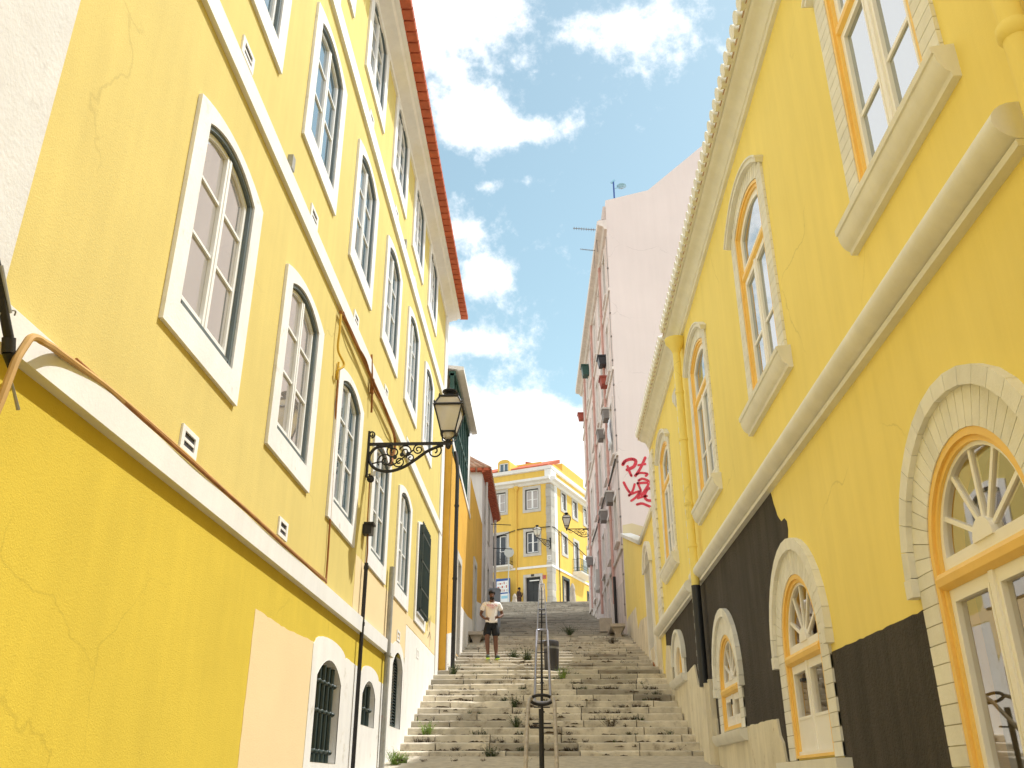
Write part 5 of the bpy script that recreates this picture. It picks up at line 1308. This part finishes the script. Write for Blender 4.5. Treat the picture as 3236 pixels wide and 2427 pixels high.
def jogger():
    Y = 25.62; X = -1.60; z = stair_z(Y)
    root = empty('person', (X, Y, z), R(7), 'man in white t-shirt and black shorts walking down the stairs looking at his hands', 'person')
    J = {'pelvis': ((0, 0, .99), (.135, .10)), 'waist': ((0, 0, 1.14), (.135, .10)), 'chest': ((.012, -.02, 1.36), (.165, .115)), 'upper': ((0, -.01, 1.50), (.12, .09)), 'neck': ((0, -.035, 1.59), .058),
         'jaw': ((0, -.075, 1.66), (.068, .075)), 'head': ((0, -.075, 1.755), (.082, .095)), 'crown': ((0, -.06, 1.83), (.06, .07)), 'nose': ((0, -.185, 1.69), .014)}
    for s, n in ((-1, 'r'), (1, 'l')):
        J['sh' + n] = ((s * .20, 0, 1.485), .062); J['el' + n] = ((s * .31, .04, 1.20), .045); J['wr' + n] = ((s * (.205 if s < 0 else .20), -.19, 1.06 if s < 0 else 1.10), .030)
        J['pa' + n] = ((s * .15, -.255, 1.045 if s < 0 else 1.085), (.040, .022))
        for k in range(4): J['f%d' % k + n] = ((s * (.10 - .004 * k), -.285 + .012 * k, 1.075 - .024 * k + (0 if s < 0 else .04)), .010); J['g%d' % k + n] = ((s * (.075 + .004 * k), -.262 + .01 * k, 1.055 - .022 * k + (0 if s < 0 else .04)), .009)
        J['th' + n] = ((s * .135, -.275, 1.105 + (0 if s < 0 else .04)), .011)
        J['hip' + n] = ((s * .10, 0, .93), .098)
    J['knr'] = ((-.125, -.12, .545), .070); J['car'] = ((-.112, -.06, .38), .068); J['anr'] = ((-.09, -.05, .115), .044); J['her'] = ((-.09, .0, .05), .035); J['tor'] = ((-.105, -.20, .035), .034)
    J['knl'] = ((.115, -.04, .50), .070); J['cal'] = ((.125, .0, .36), .068); J['anl'] = ((.135, -.02, .10), .044); J['hel'] = ((.135, .04, .045), .035); J['tol'] = ((.175, -.15, .035), .034)
    B = [('pelvis', 'waist'), ('waist', 'chest'), ('chest', 'upper'), ('upper', 'neck'), ('neck', 'jaw'), ('jaw', 'head'), ('head', 'crown'), ('jaw', 'nose')]
    for n in 'rl':
        B += [('upper', 'sh' + n), ('sh' + n, 'el' + n), ('el' + n, 'wr' + n), ('wr' + n, 'pa' + n), ('pa' + n, 'th' + n), ('pelvis', 'hip' + n), ('hip' + n, 'kn' + n), ('kn' + n, 'ca' + n), ('ca' + n, 'an' + n), ('an' + n, 'he' + n), ('an' + n, 'to' + n)]
        for k in range(4): B += [('pa' + n, 'f%d' % k + n), ('f%d' % k + n, 'g%d' % k + n)]
    body = skin_body('body', J, B, M['skin'], root)
    T = {'z': ((0, 0, .93), (.185, .15)), 'a': ((0, 0, 1.03), (.185, .15)), 'b': ((0, -.005, 1.16), (.178, .142)), 'c': ((0, -.01, 1.36), (.20, .142)), 'd': ((0, -.01, 1.50), (.135, .105)), 'e': ((0, -.02, 1.555), (.075, .07))}
    for s, n in ((-1, 'r'), (1, 'l')): T['s' + n] = ((s * .20, 0, 1.49), .082); T['t' + n] = ((s * .275, .025, 1.295), .080)
    sh = skin_body('t_shirt', T, [('z', 'a'), ('a', 'b'), ('b', 'c'), ('c', 'd'), ('d', 'e'), ('d', 'sr'), ('sr', 'tr'), ('d', 'sl'), ('sl', 'tl')], M['shirt'], root)
    add_text('REEBOK', .085, M['print'], sh, (0, -.168, 1.425), (R(86), 0, 0), .004)
    add_text('CLASSIC', .035, M['print'], sh, (0, -.168, 1.36), (R(88), 0, 0), .004)
    P = {'a': ((0, 0, 1.12), (.150, .118)), 'b': ((0, 0, .93), (.172, .135))}
    for s, n in ((-1, 'r'), (1, 'l')): P['h' + n] = ((s * .108, -.005, .86), (.115, .128)); P['k' + n] = ((s * .128, -.095 if s < 0 else -.045, .59), (.118, .128))
    skin_body('shorts', P, [('a', 'b'), ('b', 'hr'), ('hr', 'kr'), ('b', 'hl'), ('hl', 'kl')], M['shorts'], root)
    mb = MB(); mb.ell((0, -.05, 1.785), (.098, .105, .085), 16, 10); mb.build('hair', M['hair'], root)
    mb = MB(); mb.ell((0, -.112, 1.635), (.066, .058, .055), 12, 8); mb.build('beard', M['hair'], root)
    mb = MB()
    for s in (-1, 1): mb.ell((s * .032, -.166, 1.735), (.011, .008, .007), 8, 6)
    mb.build('eyes', M['hair'], root)
    for (hx, hy, tx, ty) in ((-.09, .02, -.11, -.23), (.13, .06, .19, -.17)):
        S = {'h': ((hx, hy, .068), (.058, .065)), 'm': (((hx + tx) / 2, (hy + ty) / 2, .066), (.064, .058)), 't': ((tx, ty - .03, .052), (.060, .044))}
        s_ = skin_body('shoe', S, [('h', 'm'), ('m', 't')], M['shoe'], root)
        S = {'h': ((hx, hy, .008), (.058, .016)), 'm': (((hx + tx) / 2, (hy + ty) / 2, .012), (.058, .018)), 't': ((tx, ty - .03, .008), (.058, .016))}
        skin_body('sole', S, [('h', 'm'), ('m', 't')], M['lime_sole'], s_)
    root.scale = (1.0, 1.0, 1.015)
jogger()
def bystander():
    b = cl_side(-2.38, 11.1, .45)
    root = empty('person', b, R(60), 'person in a brown coat standing beside the dark doorway of the corner building', 'person')
    J = {'pelvis': ((0, 0, .95), (.16, .12)), 'chest': ((0, 0, 1.32), (.19, .13)), 'upper': ((0, 0, 1.47), (.13, .1)), 'neck': ((0, -.02, 1.56), .055), 'head': ((0, -.04, 1.70), (.085, .1)), 'crown': ((0, -.03, 1.78), (.06, .07)), 'nose': ((0, -.15, 1.67), .014)}
    B = [('pelvis', 'chest'), ('chest', 'upper'), ('upper', 'neck'), ('neck', 'head'), ('head', 'crown'), ('head', 'nose')]
    for s, n in ((-1, 'r'), (1, 'l')):
        J['sh' + n] = ((s * .2, 0, 1.45), .06); J['el' + n] = ((s * .26, .03, 1.15), .045); J['wr' + n] = ((s * .2, -.15, 1.1 if s < 0 else 1.3), .032); J['pa' + n] = ((s * .16, -.2, 1.1 if s < 0 else 1.38), (.036, .022))
        for k in range(4): J['f%d' % k + n] = ((s * (.15 - .02 * k), -.24, (1.09 if s < 0 else 1.43) + .01 * k), .009)
        J['th' + n] = ((s * .12, -.2, 1.13 if s < 0 else 1.41), .010)
        J['hi' + n] = ((s * .1, 0, .9), .1); J['kn' + n] = ((s * .11, -.02, .5), .065); J['an' + n] = ((s * .11, 0, .1), .045); J['to' + n] = ((s * .12, -.15, .04), .04)
        B += [('upper', 'sh' + n), ('sh' + n, 'el' + n), ('el' + n, 'wr' + n), ('wr' + n, 'pa' + n), ('pa' + n, 'th' + n), ('pelvis', 'hi' + n), ('hi' + n, 'kn' + n), ('kn' + n, 'an' + n), ('an' + n, 'to' + n)] + [('pa' + n, 'f%d' % k + n) for k in range(4)]
    skin_body('body', J, B, M['skin'], root)
    T = {'a': ((0, 0, .62), (.22, .18)), 'b': ((0, 0, .95), (.195, .16)), 'c': ((0, 0, 1.32), (.215, .155)), 'd': ((0, 0, 1.47), (.15, .12)), 'e': ((0, -.01, 1.54), .085)}
    for s, n in ((-1, 'r'), (1, 'l')): T['s' + n] = ((s * .2, 0, 1.46), .082); T['t' + n] = ((s * .26, .03, 1.15), .065); T['u' + n] = ((s * .21, -.12, 1.1 if s < 0 else 1.27), .055)
    skin_body('coat', T, [('a', 'b'), ('b', 'c'), ('c', 'd'), ('d', 'e'), ('d', 'sr'), ('sr', 'tr'), ('tr', 'ur'), ('d', 'sl'), ('sl', 'tl'), ('tl', 'ul')], M['coat'], root)
    mb = MB(); mb.ell((0, -.01, 1.73), (.1, .11, .095), 14, 8); mb.build('hair', M['hair'], root)
bystander()

# ------------------------------------------------------------------ the chair and plant inside the near arched door
def interior():
    root = empty('wooden_chair', (XR + 1.0, 6.9, -.85), R(70), 'curved wooden armchair behind the glass of the nearest arched door', 'chair')
    mb = MB(); mb.box(xyz, -.25, .25, .92, .98, -.25, .25); mb.build('seat', M['wood'], root)
    for (a, b) in ((-.22, -.22), (.22, -.22), (-.22, .22), (.22, .22)):
        mb = MB(); mb.tube([(a, b, 0), (a * .95, b * .95, .92)], .022, 8); mb.build('leg', M['wood'], root)
    mb = MB(); mb.tube(smooth([(-.24, .22, .95), (-.26, .3, 1.3), (-.2, .34, 1.62), (0, .36, 1.72), (.2, .34, 1.62), (.26, .3, 1.3), (.24, .22, .95)]), .028, 8)
    for k in range(8): mb.box(xyz, -.2, .2, 1.12 + k * .065, 1.15 + k * .065, .30, .33)
    mb.build('backrest', M['wood'], root)
    for s in (-1, 1):
        mb = MB(); mb.tube(smooth([(s * .25, .28, 1.25), (s * .32, .05, 1.27), (s * .31, -.2, 1.24), (s * .28, -.24, 1.0)]), .02, 8); mb.build('armrest', M['wood'], root)
    r2 = empty('potted_plant', (XR + .62, 6.55, -.85), 0, 'small potted plant on the floor behind the nearest arched door glass', 'plant')
    mb = MB(); mb.lathe((0, 0, 0), [(.09, 0), (.12, .22), (.13, .24)], 14); mb.build('pot', M['white'], r2)
    mb = MB(); rnd = random.Random(2)
    for k in range(60):
        a = rnd.uniform(0, 2 * PI); r = rnd.uniform(.02, .16); h = rnd.uniform(.26, .55); c = Vector((r * math.cos(a), r * math.sin(a), h)); t = Vector((rnd.uniform(-1, 1), rnd.uniform(-1, 1), rnd.uniform(0, 1))).normalized() * .05; n = t.cross(Vector((rnd.random(), rnd.random(), 1))).normalized() * .02
        mb.add([c - t, c + n, c + t, c - n], [(0, 1, 2, 3)])
    mb.build('leaves', M['leaf_pale'], r2)
interior()

# ------------------------------------------------------------------ weeds in the joints of the stairs
def tuft(mb, p, h, n, spread, rnd):
    p = Vector(p)
    for k in range(n):
        a = rnd.uniform(0, 2 * PI); l = h * rnd.uniform(.35, 1.1); lean = rnd.uniform(.1, 1.0) * spread
        d = Vector((math.cos(a), math.sin(a), 0)); sd = Vector((-d.y, d.x, 0)) * rnd.uniform(.002, .005)
        b = p + d * rnd.uniform(0, .05) * spread; tip = b + d * lean * l + Vector((0, 0, l * rnd.uniform(.6, 1)))
        mid_ = b.lerp(tip, .5) + Vector((0, 0, l * .12))
        mb.add([b - sd, b + sd, mid_ + sd, mid_ - sd, tip], [(0, 1, 2, 3), (3, 2, 4)])
        for q_ in range(rnd.randint(2, 5)):
            q = (b.lerp(mid_, rnd.random()) if rnd.random() < .4 else mid_.lerp(tip, rnd.random()))
            e = Vector((rnd.uniform(-1, 1), rnd.uniform(-1, 1), rnd.uniform(-.3, .8))).normalized() * rnd.uniform(.012, .04) * (.6 + h * 1.2); f = e.cross(Vector((rnd.random(), .3, 1))).normalized() * e.length * rnd.uniform(.2, .4)
            mb.add([q, q + e * .5 + f, q + e, q + e * .5 - f], [(0, 1, 2, 3)])
def weeds():
    rnd = random.Random(11); A = MB(); Bm = MB()
    for i, (yf, zt) in enumerate(RISERS):
        k = 9 if yf < 34 else 14
        for _ in range(10 if yf < 23 else 14):
            x = rnd.uniform(-2.6, 2.5); w = rnd.uniform(.03, .16) * (1 if rnd.random() < .85 else 2.2); h = rnd.uniform(.015, .06); zb = zt - .165; n = 7
            if rnd.random() < .15: zb += rnd.uniform(.02, .08)
            pts = [(x - w + 2 * w * q / n, yf - .021, zb) for q in range(n + 1)] + [(x + w - 2 * w * q / n, yf - .019, zb + .004 + h * rnd.random() * math.sin(PI * (q + .5) / (n + 1))) for q in range(n + 1)]
            tr = tessellate_polygon([[Vector((p[0], p[2], 0)) for p in pts]]); Bm.add(pts, [tuple(t) for t in tr])
        for _ in range(k):
            x = rnd.uniform(-2.5, 2.45)
            zb = zt - .16
            (A if rnd.random() < .45 else Bm)
            tgt = A if rnd.random() < .4 else Bm
            if yf < 26 and rnd.random() < .35: continue
            for q in range(rnd.randint(1, 6)):
                tuft(tgt, (x + rnd.uniform(-.18, .18), yf - .03, zb - .01), rnd.uniform(.03, .13), rnd.randint(8, 16), 1.0, rnd)
    for k in range(30):
        x = -2.8 + rnd.expovariate(1.2); tuft(Bm, (min(x, 2.7), rnd.uniform(16.2, 17.75), stair_z(17) - .02), rnd.uniform(.03, .07), 7, 1.1, rnd)
    tag(A.build('weeds', M['leaf'], smooth=False), 'low green weeds growing in the joints of the steps', 'weeds', kind='stuff')
    tag(Bm.build('dry_weeds', M['dryleaf'], smooth=False), 'dry brown weeds and debris lying along the steps', 'weeds', kind='stuff')
    def plant(x, Y, h, n, label, m_='leaf', sp=.9, base=None):
        z = stair_z(Y) if base is None else base
        mb = MB(); r2 = random.Random(int(x * 100 + Y * 10)); 
        for _ in range(3): tuft(mb, (r2.uniform(-.07, .07), r2.uniform(-.03, .03), 0), h, n, sp, r2)
        tag(mb.build('weed_plant', M[m_], None, loc=(x, Y, z - .01), smooth=False), label, 'weed')
    plant(-2.62, 16.35, .30, 40, 'bright green grass tuft at the foot of the grey pipe', 'leaf_pale', 1.2)
    plant(-2.55, 16.6, .22, 30, 'small bright grass tuft beside the lowest step on the left', 'leaf_pale', 1.2)
    plant(-2.45, 18.9, .34, 30, 'pale green bush at the left end of the third step', 'leaf_pale', .9)
    plant(-1.1, 17.78, .26, 26, 'dark weed on the bottom step left of the handrail', 'leaf', 1.2, stair_z(17.7))
    plant(-.75, 19.4, .30, 22, 'dark bushy weed on the lower flight left of the handrail', 'leaf', 1.1, stair_z(19.4))
    plant(-.82, 20.7, .36, 20, 'tall spindly weed on the lower flight left of the handrail', 'leaf', .8, stair_z(20.7))
    plant(.35, 22.6, .34, 20, 'bright leafy weed just right of the handrail below the bin', 'leaf_pale', .9, stair_z(22.55))
    plant(1.2, 19.2, .24, 18, 'spiky dry weed on the right half of the lower flight', 'dryleaf', 1.3, stair_z(19.2))
    plant(-1.0, 26.75, .36, 40, 'round dark green bush beside the walking man', 'leaf', 1.3, stair_z(26.7))
    plant(-.62, 26.1, .50, 40, 'tall loose bush between the walking man and the handrail', 'leaf', .8, stair_z(26.1))
    plant(.75, 32.0, .40, 44, 'dark bush on the landing right of the handrail', 'leaf', 1.4, stair_z(32.0))
    plant(2.0, 29.5, .22, 30, 'row of dark weeds below the right stone bench', 'dryleaf', 1.6, stair_z(29.5))
    plant(-2.4, 23.2, .34, 30, 'dark weed at the foot of the black drainpipe', 'leaf', .8, stair_z(23.2))
weeds()
